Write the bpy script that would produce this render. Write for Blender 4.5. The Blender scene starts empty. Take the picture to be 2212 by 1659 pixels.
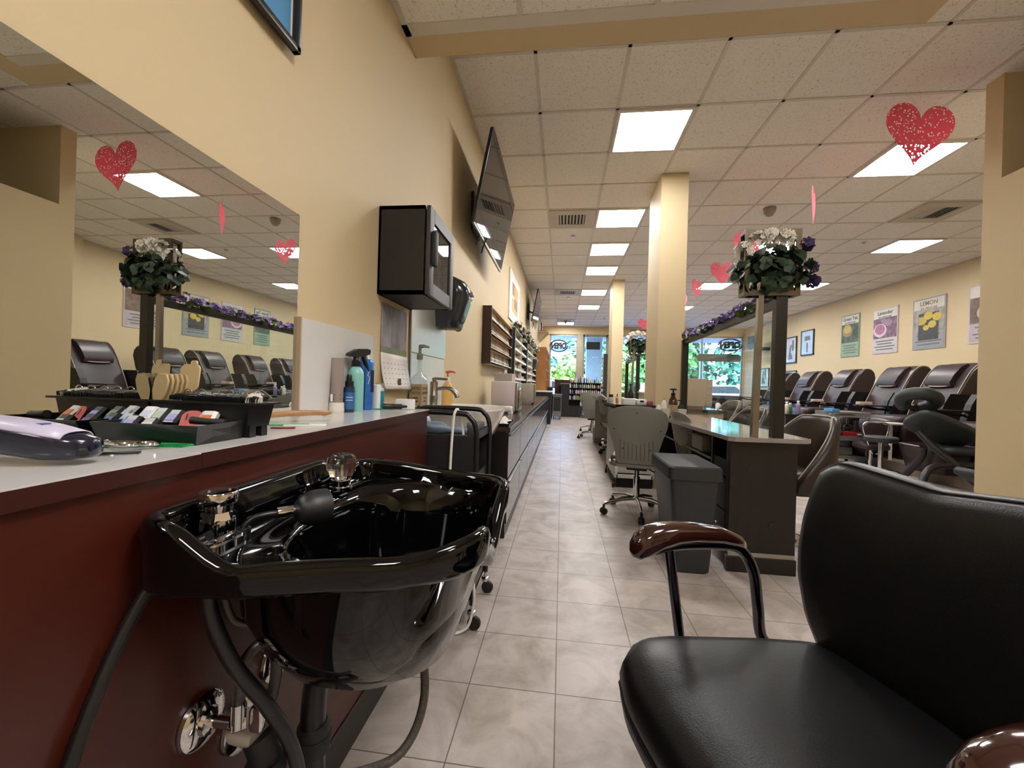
import bpy, bmesh, math, random
from mathutils import Vector, Matrix, Euler
random.seed(7)
PI = math.pi
SC = bpy.context.scene
COL = SC.collection

# ------------------------------------------------------------------ camera
F_PX, YAW, PITCH, ROLL, CAM_Z = 881.93, -0.1217, -0.001, 0.0296, 1.0242
fwd = Vector((math.sin(YAW)*math.cos(PITCH), math.cos(YAW)*math.cos(PITCH), math.sin(PITCH)))
right0 = Vector((math.cos(YAW), -math.sin(YAW), 0)); up0 = right0.cross(fwd)
cr = math.cos(ROLL)*right0 + math.sin(ROLL)*up0
cu = -math.sin(ROLL)*right0 + math.cos(ROLL)*up0
camd = bpy.data.cameras.new('camera'); cam = bpy.data.objects.new('camera', camd); COL.objects.link(cam)
cam.matrix_world = Matrix(((cr.x, cu.x, -fwd.x, 0), (cr.y, cu.y, -fwd.y, 0), (cr.z, cu.z, -fwd.z, CAM_Z), (0, 0, 0, 1)))
camd.sensor_fit = 'HORIZONTAL'; camd.sensor_width = 36.0; camd.lens = 36.0*F_PX/2212.0
camd.clip_start = 0.02; camd.clip_end = 300
SC.camera = cam

# ------------------------------------------------------------------ world, sun, exposure
w = bpy.data.worlds.new('world'); SC.world = w; w.use_nodes = True
nt = w.node_tree; bg = nt.nodes['Background']
sky = nt.nodes.new('ShaderNodeTexSky'); sky.sky_type = 'NISHITA'; sky.sun_disc = False
sky.sun_elevation = math.radians(52); sky.sun_rotation = math.radians(200); sky.air_density = 1.0; sky.dust_density = 1.5
wb = nt.nodes.new('ShaderNodeMix'); wb.data_type = 'RGBA'; wb.blend_type = 'MULTIPLY'; wb.inputs[0].default_value = 1
wb.inputs[7].default_value = (.64, .93, 1.42, 1)        # camera white balance sits on the indoor lamps: daylight reads bluish
nt.links.new(sky.outputs[0], wb.inputs[6]); nt.links.new(wb.outputs[2], bg.inputs[0]); bg.inputs[1].default_value = 0.9
sd = bpy.data.lights.new('sun', 'SUN'); so = bpy.data.objects.new('sun', sd); COL.objects.link(so)
sd.energy = 8.0; sd.angle = 0.01; sd.color = (.92, .97, 1.0)
so.rotation_euler = Vector((0.35, 1.0, -1.25)).to_track_quat('-Z', 'Y').to_euler()
so.location = (0, -10, 12)
LAMP = 24.0           # radiance of the ceiling light diffusers
VS = SC.view_settings
VS.view_transform = 'Standard'; VS.look = 'None'; VS.gamma = 1; VS.use_curve_mapping = False; VS.exposure = 0.80
cy = SC.cycles
cy.max_bounces = 7; cy.diffuse_bounces = 4; cy.glossy_bounces = 4; cy.transmission_bounces = 6; cy.transparent_max_bounces = 16
cy.sample_clamp_indirect = 4.0; cy.caustics_reflective = False; cy.caustics_refractive = False; cy.blur_glossy = 0.5

# ------------------------------------------------------------------ materials
def hx(s):
    s = s.lstrip('#'); v = [int(s[i:i+2], 16)/255 for i in (0, 2, 4)]
    return tuple(c/12.92 if c <= .04045 else ((c+.055)/1.055)**2.4 for c in v)
MATS = {}
def M(name, col, rough=.5, metal=0.0, var=.06, vscale=6.0, bump=0.0, bscale=200.0, coat=0.0, spec=.5, emit=0.0, alpha=1.0, stretch=(1, 1, 1), trans=0.0):
    """procedural principled material: colour broken up by a noise, optional bump"""
    if name in MATS: return MATS[name]
    m = bpy.data.materials.new(name); m.use_nodes = True; n = m.node_tree.nodes; l = m.node_tree.links
    p = n['Principled BSDF']; c = hx(col) if isinstance(col, str) else col
    tc = n.new('ShaderNodeTexCoord'); mp = n.new('ShaderNodeMapping'); mp.inputs['Scale'].default_value = stretch
    l.new(tc.outputs['Object'], mp.inputs[0])
    nz = n.new('ShaderNodeTexNoise'); nz.inputs['Scale'].default_value = vscale; nz.inputs['Detail'].default_value = 4
    l.new(mp.outputs[0], nz.inputs['Vector'])
    cr_ = n.new('ShaderNodeValToRGB'); cr_.color_ramp.elements[0].position = .3; cr_.color_ramp.elements[1].position = .7
    cr_.color_ramp.elements[0].color = tuple(max(0, x*(1-var)) for x in c)+(1,)
    cr_.color_ramp.elements[1].color = tuple(min(1, x*(1+var)) for x in c)+(1,)
    l.new(nz.outputs['Fac'], cr_.inputs[0]); l.new(cr_.outputs[0], p.inputs['Base Color'])
    p.inputs['Roughness'].default_value = rough; p.inputs['Metallic'].default_value = metal
    p.inputs['Coat Weight'].default_value = coat; p.inputs['Coat Roughness'].default_value = .05
    p.inputs['Specular IOR Level'].default_value = spec; p.inputs['Alpha'].default_value = alpha
    p.inputs['Transmission Weight'].default_value = trans
    if bump:
        b = n.new('ShaderNodeBump'); b.inputs['Strength'].default_value = bump; b.inputs['Distance'].default_value = .002
        z2 = n.new('ShaderNodeTexNoise'); z2.inputs['Scale'].default_value = bscale; z2.inputs['Detail'].default_value = 3
        l.new(mp.outputs[0], z2.inputs['Vector']); l.new(z2.outputs['Fac'], b.inputs['Height']); l.new(b.outputs[0], p.inputs['Normal'])
    if emit:
        p.inputs['Emission Color'].default_value = c+(1,); p.inputs['Emission Strength'].default_value = emit
    MATS[name] = m; return m
def glass(name, tint='#ffffff', ior=1.45, dirt=0.0):
    """thin pane: straight-through transmission plus a Fresnel reflection"""
    if name in MATS: return MATS[name]
    m = bpy.data.materials.new(name); m.use_nodes = True; n = m.node_tree.nodes; l = m.node_tree.links
    n.remove(n['Principled BSDF']); out = n['Material Output']
    t = n.new('ShaderNodeBsdfTransparent'); t.inputs[0].default_value = hx(tint)+(1,)
    g = n.new('ShaderNodeBsdfGlossy'); g.inputs['Roughness'].default_value = .02
    ge = n.new('ShaderNodeNewGeometry'); dt = n.new('ShaderNodeVectorMath'); dt.operation = 'DOT_PRODUCT'; l.new(ge.outputs['Normal'], dt.inputs[0]); l.new(ge.outputs['Incoming'], dt.inputs[1])
    def mth(op, a, b_=None):
        q = n.new('ShaderNodeMath'); q.operation = op; q.use_clamp = False
        for i, x in enumerate((a, b_)):
            if x is None: continue
            if isinstance(x, (int, float)): q.inputs[i].default_value = x
            else: l.new(x, q.inputs[i])
        return q.outputs[0]
    f0 = 2*((ior-1)/(ior+1))**2      # both faces of the pane
    fr = mth('ADD', mth('MULTIPLY', mth('POWER', mth('SUBTRACT', 1.0, mth('ABSOLUTE', dt.outputs['Value'])), 5.0), 1-f0), f0)
    mx = n.new('ShaderNodeMixShader'); l.new(fr, mx.inputs[0]); l.new(t.outputs[0], mx.inputs[1]); l.new(g.outputs[0], mx.inputs[2])
    last = mx
    if dirt:
        d = n.new('ShaderNodeBsdfDiffuse'); d.inputs[0].default_value = hx(tint)+(1,); m2 = n.new('ShaderNodeMixShader'); m2.inputs[0].default_value = dirt
        l.new(mx.outputs[0], m2.inputs[1]); l.new(d.outputs[0], m2.inputs[2]); last = m2
    l.new(last.outputs[0], out.inputs[0]); MATS[name] = m; return m
def emis(name, col, s):
    if name in MATS: return MATS[name]
    m = bpy.data.materials.new(name); m.use_nodes = True; n = m.node_tree.nodes; l = m.node_tree.links
    p = n['Principled BSDF']; p.inputs['Base Color'].default_value = hx(col)+(1,); p.inputs['Emission Color'].default_value = hx(col)+(1,); p.inputs['Emission Strength'].default_value = s
    MATS[name] = m; return m
def link(m, a, ai, b, bi): m.node_tree.links.new(a.outputs[ai], b.inputs[bi])

wallm = M('wall_paint', '#cdb992', .62, var=.02, vscale=1.5, bump=.10, bscale=260)
whitep = M('white_plastic', '#e8e6e2', .35, var=.02)
offw = M('off_white', '#d9d2c6', .5, var=.03)
blackp = M('black_plastic', '#111113', .35, var=.1)
blackm = M('black_matte', '#131313', .6, var=.1)
blackg = M('black_gloss', '#030304', .05, var=.02, spec=.42)
chrome = M('chrome', '#d8d8da', .07, 1.0, var=.01)
steel = M('brushed_steel', '#9a938a', .3, 1.0, var=.06, vscale=40, stretch=(1, 1, .05))
dark = M('dark_laminate', '#150f0d', .38, var=.3, vscale=9, stretch=(3, 3, .25))
leather = M('black_leather', '#0a0a0b', .36, var=.08, bump=.25, bscale=420, spec=.36)
brownl = M('brown_leather', '#33272a', .36, var=.12, bump=.2, bscale=260)
brownd = M('brown_chair_leather', '#2b211c', .38, var=.1, bump=.15, bscale=260)
piping = M('cream_piping', '#b9ae97', .5)
greys = M('grey_shell', '#7d7b73', .42, var=.03)
teal = M('dark_vinyl', '#22282a', .5, var=.08, bump=.15, bscale=240)
greymetal = M('grey_painted_metal', '#77756f', .42, .3, var=.05)
leafm = M('leaf_green', '#2a3f2a', .5, var=.45, vscale=22)
leafl = M('leaf_light', '#5e7448', .5, var=.3, vscale=22)
petalw = M('petal_white', '#ece8dc', .6, var=.06, vscale=30)
petalp = M('petal_purple', '#8a76b4', .6, var=.25, vscale=30)
petald = M('petal_violet', '#2f2354', .6, var=.3, vscale=30)
oak = M('oak_wood', '#9a6834', .45, var=.18, vscale=7, stretch=(6, 6, .4))
palew = M('pale_wood', '#c8a981', .5, var=.1, vscale=8, stretch=(6, .5, 6))
mahog = M('mahogany_laminate', '#42170d', .36, var=.18, vscale=3, stretch=(1, .6, 3))
mahogd = M('mahogany_edge', '#381410', .35, var=.12)
rubber = M('dark_rubber', '#2a2725', .55)
marble = M('white_marble_laminate', '#d0cecb', .14, var=.035, vscale=5)
clearp = glass('clear_plastic', '#eef2f2', 1.3, .12)
pane = glass('window_glass', '#f4fbfa', 1.45)
divg = glass('divider_glass', '#f0f6f2', 1.45)

# ------------------------------------------------------------------ mesh builder
class B:
    def __init__(s): s.bm = bmesh.new()
    def v(s, p): return s.bm.verts.new(p)
    def f(s, vs, mat=0):
        try: fc = s.bm.faces.new(vs)
        except ValueError: return None
        fc.material_index = mat; return fc
    def quad(s, a, b, c, d, mat=0): return s.f([s.v(p) for p in (a, b, c, d)], mat)
    def poly(s, pts, mat=0): return s.f([s.v(p) for p in pts], mat)
    def box(s, x0, x1, y0, y1, z0, z1, mat=0, bev=0.0, seg=2, T=None):
        r = bmesh.ops.create_cube(s.bm, size=1.0); vs = r['verts']
        for v in vs:
            v.co = Vector((x0+(v.co.x+.5)*(x1-x0), y0+(v.co.y+.5)*(y1-y0), z0+(v.co.z+.5)*(z1-z0)))
        fs = {f for v in vs for f in v.link_faces}
        for f in fs: f.material_index = mat
        if bev:
            es = list({e for v in vs for e in v.link_edges})
            r2 = bmesh.ops.bevel(s.bm, geom=es, offset=min(bev, .49*min(abs(x1-x0), abs(y1-y0), abs(z1-z0))), segments=seg, profile=.5, affect='EDGES')
            vs = list({v for f in r2['faces'] for v in f.verts} | {v for v in vs if v.is_valid})
        if T is not None:
            for v in vs: v.co = T @ v.co
        return s
    def loft(s, rings, mat=0, cap0=False, cap1=False, closed=True):
        R = [[s.v(p) for p in r] for r in rings]
        for a, b in zip(R[:-1], R[1:]):
            n = len(a)
            for i in range(n if closed else n-1):
                s.f((a[i], a[(i+1) % n], b[(i+1) % n], b[i]), mat)
        if cap0: s.f(list(reversed(R[0])), mat)
        if cap1: s.f(R[-1], mat)
        return s
    def tube(s, pts, r, seg=10, mat=0, closed=False, sm=0, flat=1.0):
        P = [Vector(p) for p in pts]
        if sm: P = smooth_path(P, sm, closed)
        n = len(P); rr = r if isinstance(r, (list, tuple)) else [r]*n
        if len(rr) != n: rr = [rr[min(len(rr)-1, int(i*(len(rr)-1)/max(1, n-1)+.5))] for i in range(n)]
        nrm = None; rings = []
        for i in range(n):
            t = (P[(i+1) % n]-P[i-1]) if closed else (P[min(n-1, i+1)]-P[max(0, i-1)])
            if t.length < 1e-9: t = Vector((0, 0, 1))
            t.normalize()
            if nrm is None:
                a = Vector((0, 0, 1)) if abs(t.z) < .9 else Vector((1, 0, 0)); nrm = (a-t*a.dot(t)).normalized()
            else:
                q = nrm-t*nrm.dot(t); nrm = q.normalized() if q.length > 1e-6 else nrm
            bn = t.cross(nrm)
            rings.append([P[i]+nrm*(math.cos(2*PI*k/seg)*rr[i])+bn*(math.sin(2*PI*k/seg)*rr[i]*flat) for k in range(seg)])
        if closed: rings.append(rings[0]); return s.loft(rings, mat)
        return s.loft(rings, mat, True, True)
    def cyl(s, p0, p1, r0, r1=None, seg=20, mat=0): return s.tube([p0, p1], [r0, r0 if r1 is None else r1], seg, mat)
    def lathe(s, prof, c=(0, 0, 0), seg=24, mat=0, T=None, sx=1.0, sy=1.0):
        c = Vector(c); rings = []
        for r, z in prof:
            ring = [Vector((r*sx*math.cos(2*PI*k/seg), r*sy*math.sin(2*PI*k/seg), z)) for k in range(seg)]
            rings.append([(T @ p if T is not None else c+p) for p in ring])
        return s.loft(rings, mat, prof[0][0] > 1e-6, prof[-1][0] > 1e-6)
    def prism(s, poly, lo, hi, o=(0, 0, 0), u=(1, 0, 0), v=(0, 1, 0), wv=(0, 0, 1), mat=0):
        o, u, v, wv = map(Vector, (o, u, v, wv))
        return s.loft([[o+u*a+v*b+wv*lo for a, b in poly], [o+u*a+v*b+wv*hi for a, b in poly]], mat, True, True)
    def sell(s, c, h, e1=.45, e2=.45, nu=24, nv=12, mat=0, T=None):
        """super-ellipsoid cushion"""
        def pw(x, e): return math.copysign(abs(x)**e, x)
        c = Vector(c); rings = []
        for j in range(1, nv):
            ph = -PI/2+PI*j/nv; cz, sz = pw(math.cos(ph), e1), pw(math.sin(ph), e1)
            rings.append([Vector((h[0]*cz*pw(math.cos(2*PI*k/nu), e2), h[1]*cz*pw(math.sin(2*PI*k/nu), e2), h[2]*sz)) for k in range(nu)])
        rings = [[(T @ p if T is not None else c+p) for p in r] for r in rings]
        return s.loft(rings, mat, True, True)
    def pad(s, outline, rings, fn, mat=0):
        """outline [(a,b)], rings [(scale, c)], fn(a,b,c)->3D; last ring closed by a fan"""
        ca = sum(p[0] for p in outline)/len(outline); cb = sum(p[1] for p in outline)/len(outline)
        R = [[Vector(fn(ca+(a-ca)*k, cb+(b-cb)*k, c)) for a, b in outline] for k, c in rings]
        return s.loft(R, mat, True, True)
    def text(s, body, size, o, u, v, ext=.0008, mat=0, bold=0.0, align='CENTER', width=None):
        cu_ = bpy.data.curves.new('t', 'FONT'); cu_.body = body; cu_.size = size; cu_.extrude = ext; cu_.align_x = align; cu_.offset = bold; cu_.resolution_u = 3
        ob = bpy.data.objects.new('t', cu_); COL.objects.link(ob)
        dg = bpy.context.evaluated_depsgraph_get(); me = bpy.data.meshes.new_from_object(ob.evaluated_get(dg))
        bpy.data.objects.remove(ob); bpy.data.curves.remove(cu_)
        o, u, v = Vector(o), Vector(u).normalized(), Vector(v).normalized(); wv = u.cross(v)
        k = 1.0
        if width and len(me.vertices):
            xs = [q.co.x for q in me.vertices]; k = width/max(1e-6, max(xs)-min(xs))
        vs = [s.v(o+u*(q.co.x*k)+v*q.co.y+wv*q.co.z) for q in me.vertices]
        for p in me.polygons: s.f([vs[i] for i in p.vertices], mat)
        bpy.data.meshes.remove(me); return s
    def build(s, name, mats, parent=None, smooth=40, sub=0, local=False, label=None, norm=True):
        if norm: bmesh.ops.recalc_face_normals(s.bm, faces=s.bm.faces)
        off = Vector((0, 0, 0)); single = parent is None and not local
        if parent is not None and not local:
            o = parent
            while o: off += o.location; o = o.parent
        if single:
            xs = [v.co for v in s.bm.verts]
            off = Vector(((min(p.x for p in xs)+max(p.x for p in xs))/2, (min(p.y for p in xs)+max(p.y for p in xs))/2, min(p.z for p in xs)))
        if off.length:
            for v in s.bm.verts: v.co -= off
        me = bpy.data.meshes.new(name); s.bm.to_mesh(me); s.bm.free()
        for m in (mats if isinstance(mats, (list, tuple)) else [mats]): me.materials.append(m)
        if smooth:
            me.shade_smooth()
            if smooth < 180: me.set_sharp_from_angle(angle=math.radians(smooth))
        ob = bpy.data.objects.new(name, me); COL.objects.link(ob)
        if single: ob.location = off
        if parent is not None: ob.parent = parent
        if sub:
            md = ob.modifiers.new('sub', 'SUBSURF'); md.levels = sub; md.render_levels = sub
        if label: ob['label'] = label
        return ob
def smooth_path(P, k, closed=False):
    out = []; n = len(P)
    for i in range(n if closed else n-1):
        p0, p1, p2, p3 = (P[(i+d) % n] if closed else P[min(n-1, max(0, i+d))] for d in (-1, 0, 1, 2))
        for j in range(k):
            t = j/k
            out.append(.5*((2*p1)+(p2-p0)*t+(2*p0-5*p1+4*p2-p3)*t*t+(3*p1-p0-3*p2+p3)*t**3))
    if not closed: out.append(P[-1])
    return out
def tag(o, label, cat, group=None, kind=None):
    o['label'] = label; o['category'] = cat
    if group: o['group'] = group
    if kind: o['kind'] = kind
    return o
def thing(name, label, cat, loc=(0, 0, 0), rotz=0.0, group=None):
    o = bpy.data.objects.new(name, None); COL.objects.link(o); o.empty_display_size = .05
    o.location = loc; o.rotation_euler = (0, 0, rotz); return tag(o, label, cat, group)
def struct(o): o['kind'] = 'structure'; return o
def dup(root, loc, label=None, rotz=None, group=None, scale=None, skip=()):
    def cp(o, par):
        c = o.copy(); COL.objects.link(c)
        if par is not None: c.parent = par
        for ch in o.children:
            if ch.name.split('.')[0] not in skip: cp(ch, c)
        return c
    r = cp(root, None); r.location = loc
    if label: r['label'] = label
    if group: r['group'] = group
    if rotz is not None: r.rotation_euler = (0, 0, rotz)
    if scale: r.scale = scale
    return r
def rrect(w, h, r, n=5, cx=0, cy_=0):
    """rounded rectangle outline"""
    out = []
    for sx, sy, a0 in ((1, 1, 0), (-1, 1, PI/2), (-1, -1, PI), (1, -1, 1.5*PI)):
        for k in range(n+1):
            a = a0+PI/2*k/n; out.append((cx+sx*(w/2-r)+r*math.cos(a), cy_+sy*(h/2-r)+r*math.sin(a)))
    return out
def resample(poly, n):
    P = [Vector(p).to_3d() if len(p) == 3 else Vector((p[0], p[1], 0)) for p in poly]; L = [0]
    for a, b in zip(P, P[1:]+P[:1]): L.append(L[-1]+(b-a).length)
    out = []; Q = P+P[:1]; j = 0
    for i in range(n):
        d = L[-1]*i/n
        while L[j+1] < d: j += 1
        t = (d-L[j])/max(1e-9, L[j+1]-L[j]); out.append(Q[j].lerp(Q[j+1], t))
    return out
# ================================================================== the setting
WL, WR, YF, YB, ZC = -0.81, 6.41, 15.4, -3.2, 3.2128
PX, PY = 2.9, 3.25       # corner of the partition
ZS = 2.715               # low ceiling over the hair corner
# floor tiles
fm = bpy.data.materials.new('floor_tiles'); fm.use_nodes = True; n = fm.node_tree.nodes; p = n['Principled BSDF']
tc = n.new('ShaderNodeTexCoord'); mp = n.new('ShaderNodeMapping'); mp.inputs['Location'].default_value = (-.0087, -1.3632, 0)
link(fm, tc, 'Object', mp, 0)
br = n.new('ShaderNodeTexBrick'); br.offset = 0; br.squash = 1; br.inputs['Scale'].default_value = 1; br.inputs['Brick Width'].default_value = .2911
br.inputs['Row Height'].default_value = .2927; br.inputs['Mortar Size'].default_value = .0019; br.inputs['Mortar Smooth'].default_value = .1; br.inputs['Bias'].default_value = 0
br.inputs['Color1'].default_value = (.86, .86, .86, 1); br.inputs['Color2'].default_value = (1, 1, 1, 1); br.inputs['Mortar'].default_value = (.30, .28, .26, 1)
link(fm, mp, 0, br, 'Vector')
nz = n.new('ShaderNodeTexNoise'); nz.inputs['Scale'].default_value = 5.5; nz.inputs['Detail'].default_value = 9; nz.inputs['Roughness'].default_value = .62; nz.inputs['Distortion'].default_value = .6
link(fm, tc, 'Object', nz, 'Vector')
rp = n.new('ShaderNodeValToRGB'); rp.color_ramp.elements[0].position = .30; rp.color_ramp.elements[1].position = .62
rp.color_ramp.elements[0].color = hx('#958a80')+(1,); rp.color_ramp.elements[1].color = hx('#beb4ac')+(1,)
link(fm, nz, 'Fac', rp, 0)
mx = n.new('ShaderNodeMix'); mx.data_type = 'RGBA'; mx.blend_type = 'MULTIPLY'; mx.inputs[0].default_value = 1
fm.node_tree.links.new(rp.outputs[0], mx.inputs[6]); fm.node_tree.links.new(br.outputs['Color'], mx.inputs[7]); fm.node_tree.links.new(mx.outputs[2], p.inputs['Base Color'])
rr = n.new('ShaderNodeMapRange'); rr.inputs[3].default_value = .30; rr.inputs[4].default_value = .42; p.inputs['Specular IOR Level'].default_value = .24; link(fm, nz, 'Fac', rr, 0); link(fm, rr, 0, p, 'Roughness')
bp = n.new('ShaderNodeBump'); bp.inputs['Strength'].default_value = .35; bp.inputs['Distance'].default_value = .002; bp.invert = True; link(fm, br, 'Fac', bp, 'Height'); link(fm, bp, 0, p, 'Normal')
# ceiling tiles: pale mineral fibre with pits
cm = bpy.data.materials.new('ceiling_tiles'); cm.use_nodes = True; n = cm.node_tree.nodes; p = n['Principled BSDF']; p.inputs['Roughness'].default_value = .9
tc = n.new('ShaderNodeTexCoord'); n1 = n.new('ShaderNodeTexNoise'); n1.inputs['Scale'].default_value = 75; n1.inputs['Detail'].default_value = 3; n1.inputs['Distortion'].default_value = 1.2
link(cm, tc, 'Object', n1, 'Vector'); rp = n.new('ShaderNodeValToRGB'); rp.color_ramp.elements[0].position = .33; rp.color_ramp.elements[1].position = .42
rp.color_ramp.elements[0].color = hx('#cdc7be')+(1,); rp.color_ramp.elements[1].color = hx('#f3efe8')+(1,)
link(cm, n1, 'Fac', rp, 0); link(cm, rp, 0, p, 'Base Color')
bp = n.new('ShaderNodeBump'); bp.inputs['Strength'].default_value = .5; bp.inputs['Distance'].default_value = .003; link(cm, n1, 'Fac', bp, 'Height'); link(cm, bp, 0, p, 'Normal')
tbar = M('ceiling_grid_paint', '#d6d0c4', .5, var=.03)

def sbox(name, a, m, **k):
    b = B(); b.box(*a, **k); return struct(b.build(name, m, smooth=0))
b = B(); b.quad((WL-.1, YB, 0), (WR+.1, YB, 0), (WR+.1, YF+.1, 0), (WL-.1, YF+.1, 0))
for v in b.bm.verts: pass
fl = b.build('floor', fm, smooth=0, local=True); struct(fl)
sbox('ceiling', (WL-.1, WR+.1, YB, YF+.1, ZC+.006, ZC+.1), cm)
# grid of T bars (one trim)
TL, GX, GY = .6096, -.2382, 3.2952
b = B(); hb = .012
i = -1
while GX+i*TL < WR:
    x = GX+i*TL; i += 1
    if x < WL: continue
    b.box(x-hb, x+hb, 1.7, YF, ZC, ZC+.0065)
i = -2
while GY+i*TL < YF:
    y = GY+i*TL; i += 1
    if y < PY-.7: continue
    b.box(WL, WR, y-hb, y+hb, ZC, ZC+.0065)
b.box(WL, WL+.022, 2.0, YF, ZC-.002, ZC+.0065); b.box(WR-.022, WR, PY, YF, ZC-.002, ZC+.0065)
struct(b.build('trim_1', tbar, smooth=0))
sbox('wall_left', (WL-.12, WL, YB, YF+.1, 0, ZC+.1), wallm)
sbox('wall_right', (WR, WR+.12, YB, YF+.1, 0, ZC+.1), wallm)
sbox('wall_back', (WL-.12, WR+.12, YB-.1, YB, 0, ZC+.1), wallm)
# partition: full-height stub, lower wall beside the hair corner, closing wall behind it
b = B(); b.box(PX, PX+.12, PY-.12, PY, 0, ZC+.02); b.box(PX, PX+.12, YB, PY-.12, 0, 2.51); b.box(PX+.12, WR, PY-.12, PY, 0, ZC+.02)
struct(b.build('wall_partition', wallm, smooth=0))
sbox('wall_pilaster', (WR-.2, WR, 5.0, 5.75, 0, ZC+.02), wallm)
# low ceiling over the hair corner: tiled field inside a painted border
b = B(); b.box(WL, 1.44, YB, 1.92, ZS+.004, ZS+.06, 0)
struct(b.build('ceiling_low', cm, smooth=0))
b = B(); b.box(WL, 1.59, 1.92, 2.06, ZS, ZC+.02); b.box(1.44, 1.59, YB, 1.92, ZS, ZC+.02)
struct(b.build('trim_2', wallm, smooth=0))
b = B(); b.box(WL, 1.44, 1.86, 1.925, ZS-.002, ZS+.02); b.box(WL-.01, WL+.03, YB, 1.925, ZS-.002, ZS+.02)
for y in (1.25, .64, .03, -.58, -1.19): b.box(WL, 1.44, y-.012, y+.012, ZS-.001, ZS+.006)
for x in (-.24, .37, .98): b.box(x-.012, x+.012, YB, 1.88, ZS-.001, ZS+.006)
struct(b.build('trim_3', tbar, smooth=0))
# two square columns between the stations
sbox('column_1', (.95, 1.22, 4.32, 4.88, 0, ZC+.004), wallm, bev=.006)
sbox('column_2', (.985, 1.215, 8.56, 9.1, 0, ZC+.004), wallm, bev=.006)
# street wall: header, sill walls, mullions and panes
alum = M('window_frame_metal', '#9b978c', .4, .6)
darkw = M('dark_sill', '#2c2320', .5)
b = B(); b.box(WL, WR, YF, YF+.2, 2.93, ZC+.1); b.box(WL, -.5, YF, YF+.2, 0, 2.94); b.box(6.37, WR, YF, YF+.2, 0, 2.94)
struct(b.build('wall_far', wallm, smooth=0))
b = B(); b.box(-.5, .55, YF+.02, YF+.18, 0, .62); b.box(1.75, 6.37, YF+.02, YF+.18, 0, .78)
struct(b.build('wall_sill', darkw, smooth=0))
def window(k, x0, x1, z0, z1, bars=()):
    b = B(); t = .05
    b.box(x0, x0+t, YF+.05, YF+.13, z0, z1); b.box(x1-t, x1, YF+.05, YF+.13, z0, z1); b.box(x0, x1, YF+.05, YF+.13, z0, z0+t); b.box(x0, x1, YF+.05, YF+.13, z1-t, z1)
    for x in bars: b.box(x-.025, x+.025, YF+.05, YF+.13, z0, z1)
    o = struct(b.build('window_%d' % k, alum, smooth=0))
    g = B(); g.quad((x0+t, YF+.09, z0+t), (x1-t, YF+.09, z0+t), (x1-t, YF+.09, z1-t), (x0+t, YF+.09, z1-t)); g.build('pane', pane, o, smooth=0)
    return o
window(1, -.5, .55, .62, 2.93); window(2, 1.75, 4.35, .78, 2.93, (3.05,)); window(3, 4.35, 6.37, .78, 2.93, (4.98,))
sbox('trim_4', (.52, .74, YF-.02, YF+.16, 0, 2.94), M('mullion_paint', '#b5a894', .5))
b = B(); b.box(.74, .80, YF+.05, YF+.13, 0, 2.93); b.box(1.58, 1.64, YF+.05, YF+.13, 0, 2.93); b.box(.74, 1.64, YF+.05, YF+.13, 2.85, 2.93); b.box(.74, 1.64, YF+.05, YF+.13, 0, .22); b.box(1.64, 1.75, YF+.05, YF+.13, 0, 2.93)
d = struct(b.build('door_1', alum, smooth=0))
g = B(); g.quad((.8, YF+.09, .22), (1.58, YF+.09, .22), (1.58, YF+.09, 2.85), (.8, YF+.09, 2.85)); g.build('pane', pane, d, smooth=0)
g = B(); g.box(1.5, 1.54, YF-.02, YF+.02, .9, 1.3); g.build('door_handle', steel, d)
# baseboards
sbox('baseboard_left', (WL, WL+.012, 11.1, YF, 0, .1), rubber)
sbox('baseboard_right', (WR-.012, WR, PY, YF, 0, .1), rubber)

# ================================================================== ceiling fixtures
difm = emis('light_diffuser', '#f8f5f4', LAMP)
framew = M('light_frame_white', '#d8d4ca', .5, var=.02)
def fixture(i, j, label, zc=ZC, xy=None, inv=0):
    x, y = xy or (GX+(i+.5)*TL, GY+(j+.5)*TL)
    t = thing('ceiling_light', label, 'ceiling light', (x, y, zc-.012), 0, 'square ceiling lights')
    b = B(); h, q = .30, .272
    for a in ((-h, h, -h, -q), (-h, h, q, h), (-h, -q, -q, q), (q, h, -q, q)): b.box(a[0], a[1], a[2], a[3], 0, .03)
    b.build('frame', framew, t, smooth=0, local=True)
    b = B(); b.box(-q, q, -q, q, .006, .012); b.build('diffuser', difm, t, smooth=0, local=True)
    return t
L0 = fixture(1, 0, 'nearest square ceiling light, large and white above the aisle')
def fx(i, j, label): dup(L0, (GX+(i+.5)*TL, GY+(j+.5)*TL, ZC-.012), label)
fx(1, 3, 'aisle ceiling light just beyond the air vent nearest the camera')
fx(1, 5, 'third ceiling light along the aisle, left of the tall column top')
fx(1, 7, 'fourth ceiling light along the aisle, above the narrower far column')
fx(1, 10, 'fifth ceiling light along the aisle, beside the second air vent')
fx(1, 13, 'sixth ceiling light along the aisle, small and far')
fx(0, 18, 'last aisle ceiling light above the front window')
fx(5, 1, 'ceiling light behind the big pink heart, near the partition')
fx(8, 5, 'ceiling light on the right above the lemon poster')
fx(5, 5, 'ceiling light behind the flower lantern on the dark post')
fx(5, 9, 'ceiling light left of the bouquet, between two hanging hearts')
fx(8, 9, 'ceiling light above the green poster, right of the bouquet')
fx(5, 13, 'far ceiling light just right of the tall column')
fx(8, 13, 'far ceiling light on the right near the street windows')
fx(5, 17, 'last ceiling light over the right window, beside the small pink heart')
fx(8, 17, 'ceiling light in the far right corner by the window')
dup(L0, (.1, -1.6, ZS-.008), 'added fill light on the low ceiling, unseen behind the camera')  # added out of view to brighten the hair corner from behind
dup(L0, (.68, .33, ZS-.008), 'added fill light on the low ceiling above the styling chair, out of view')  # extra unseen fixture, put in to lift the near wall, ceiling and floor
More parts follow.
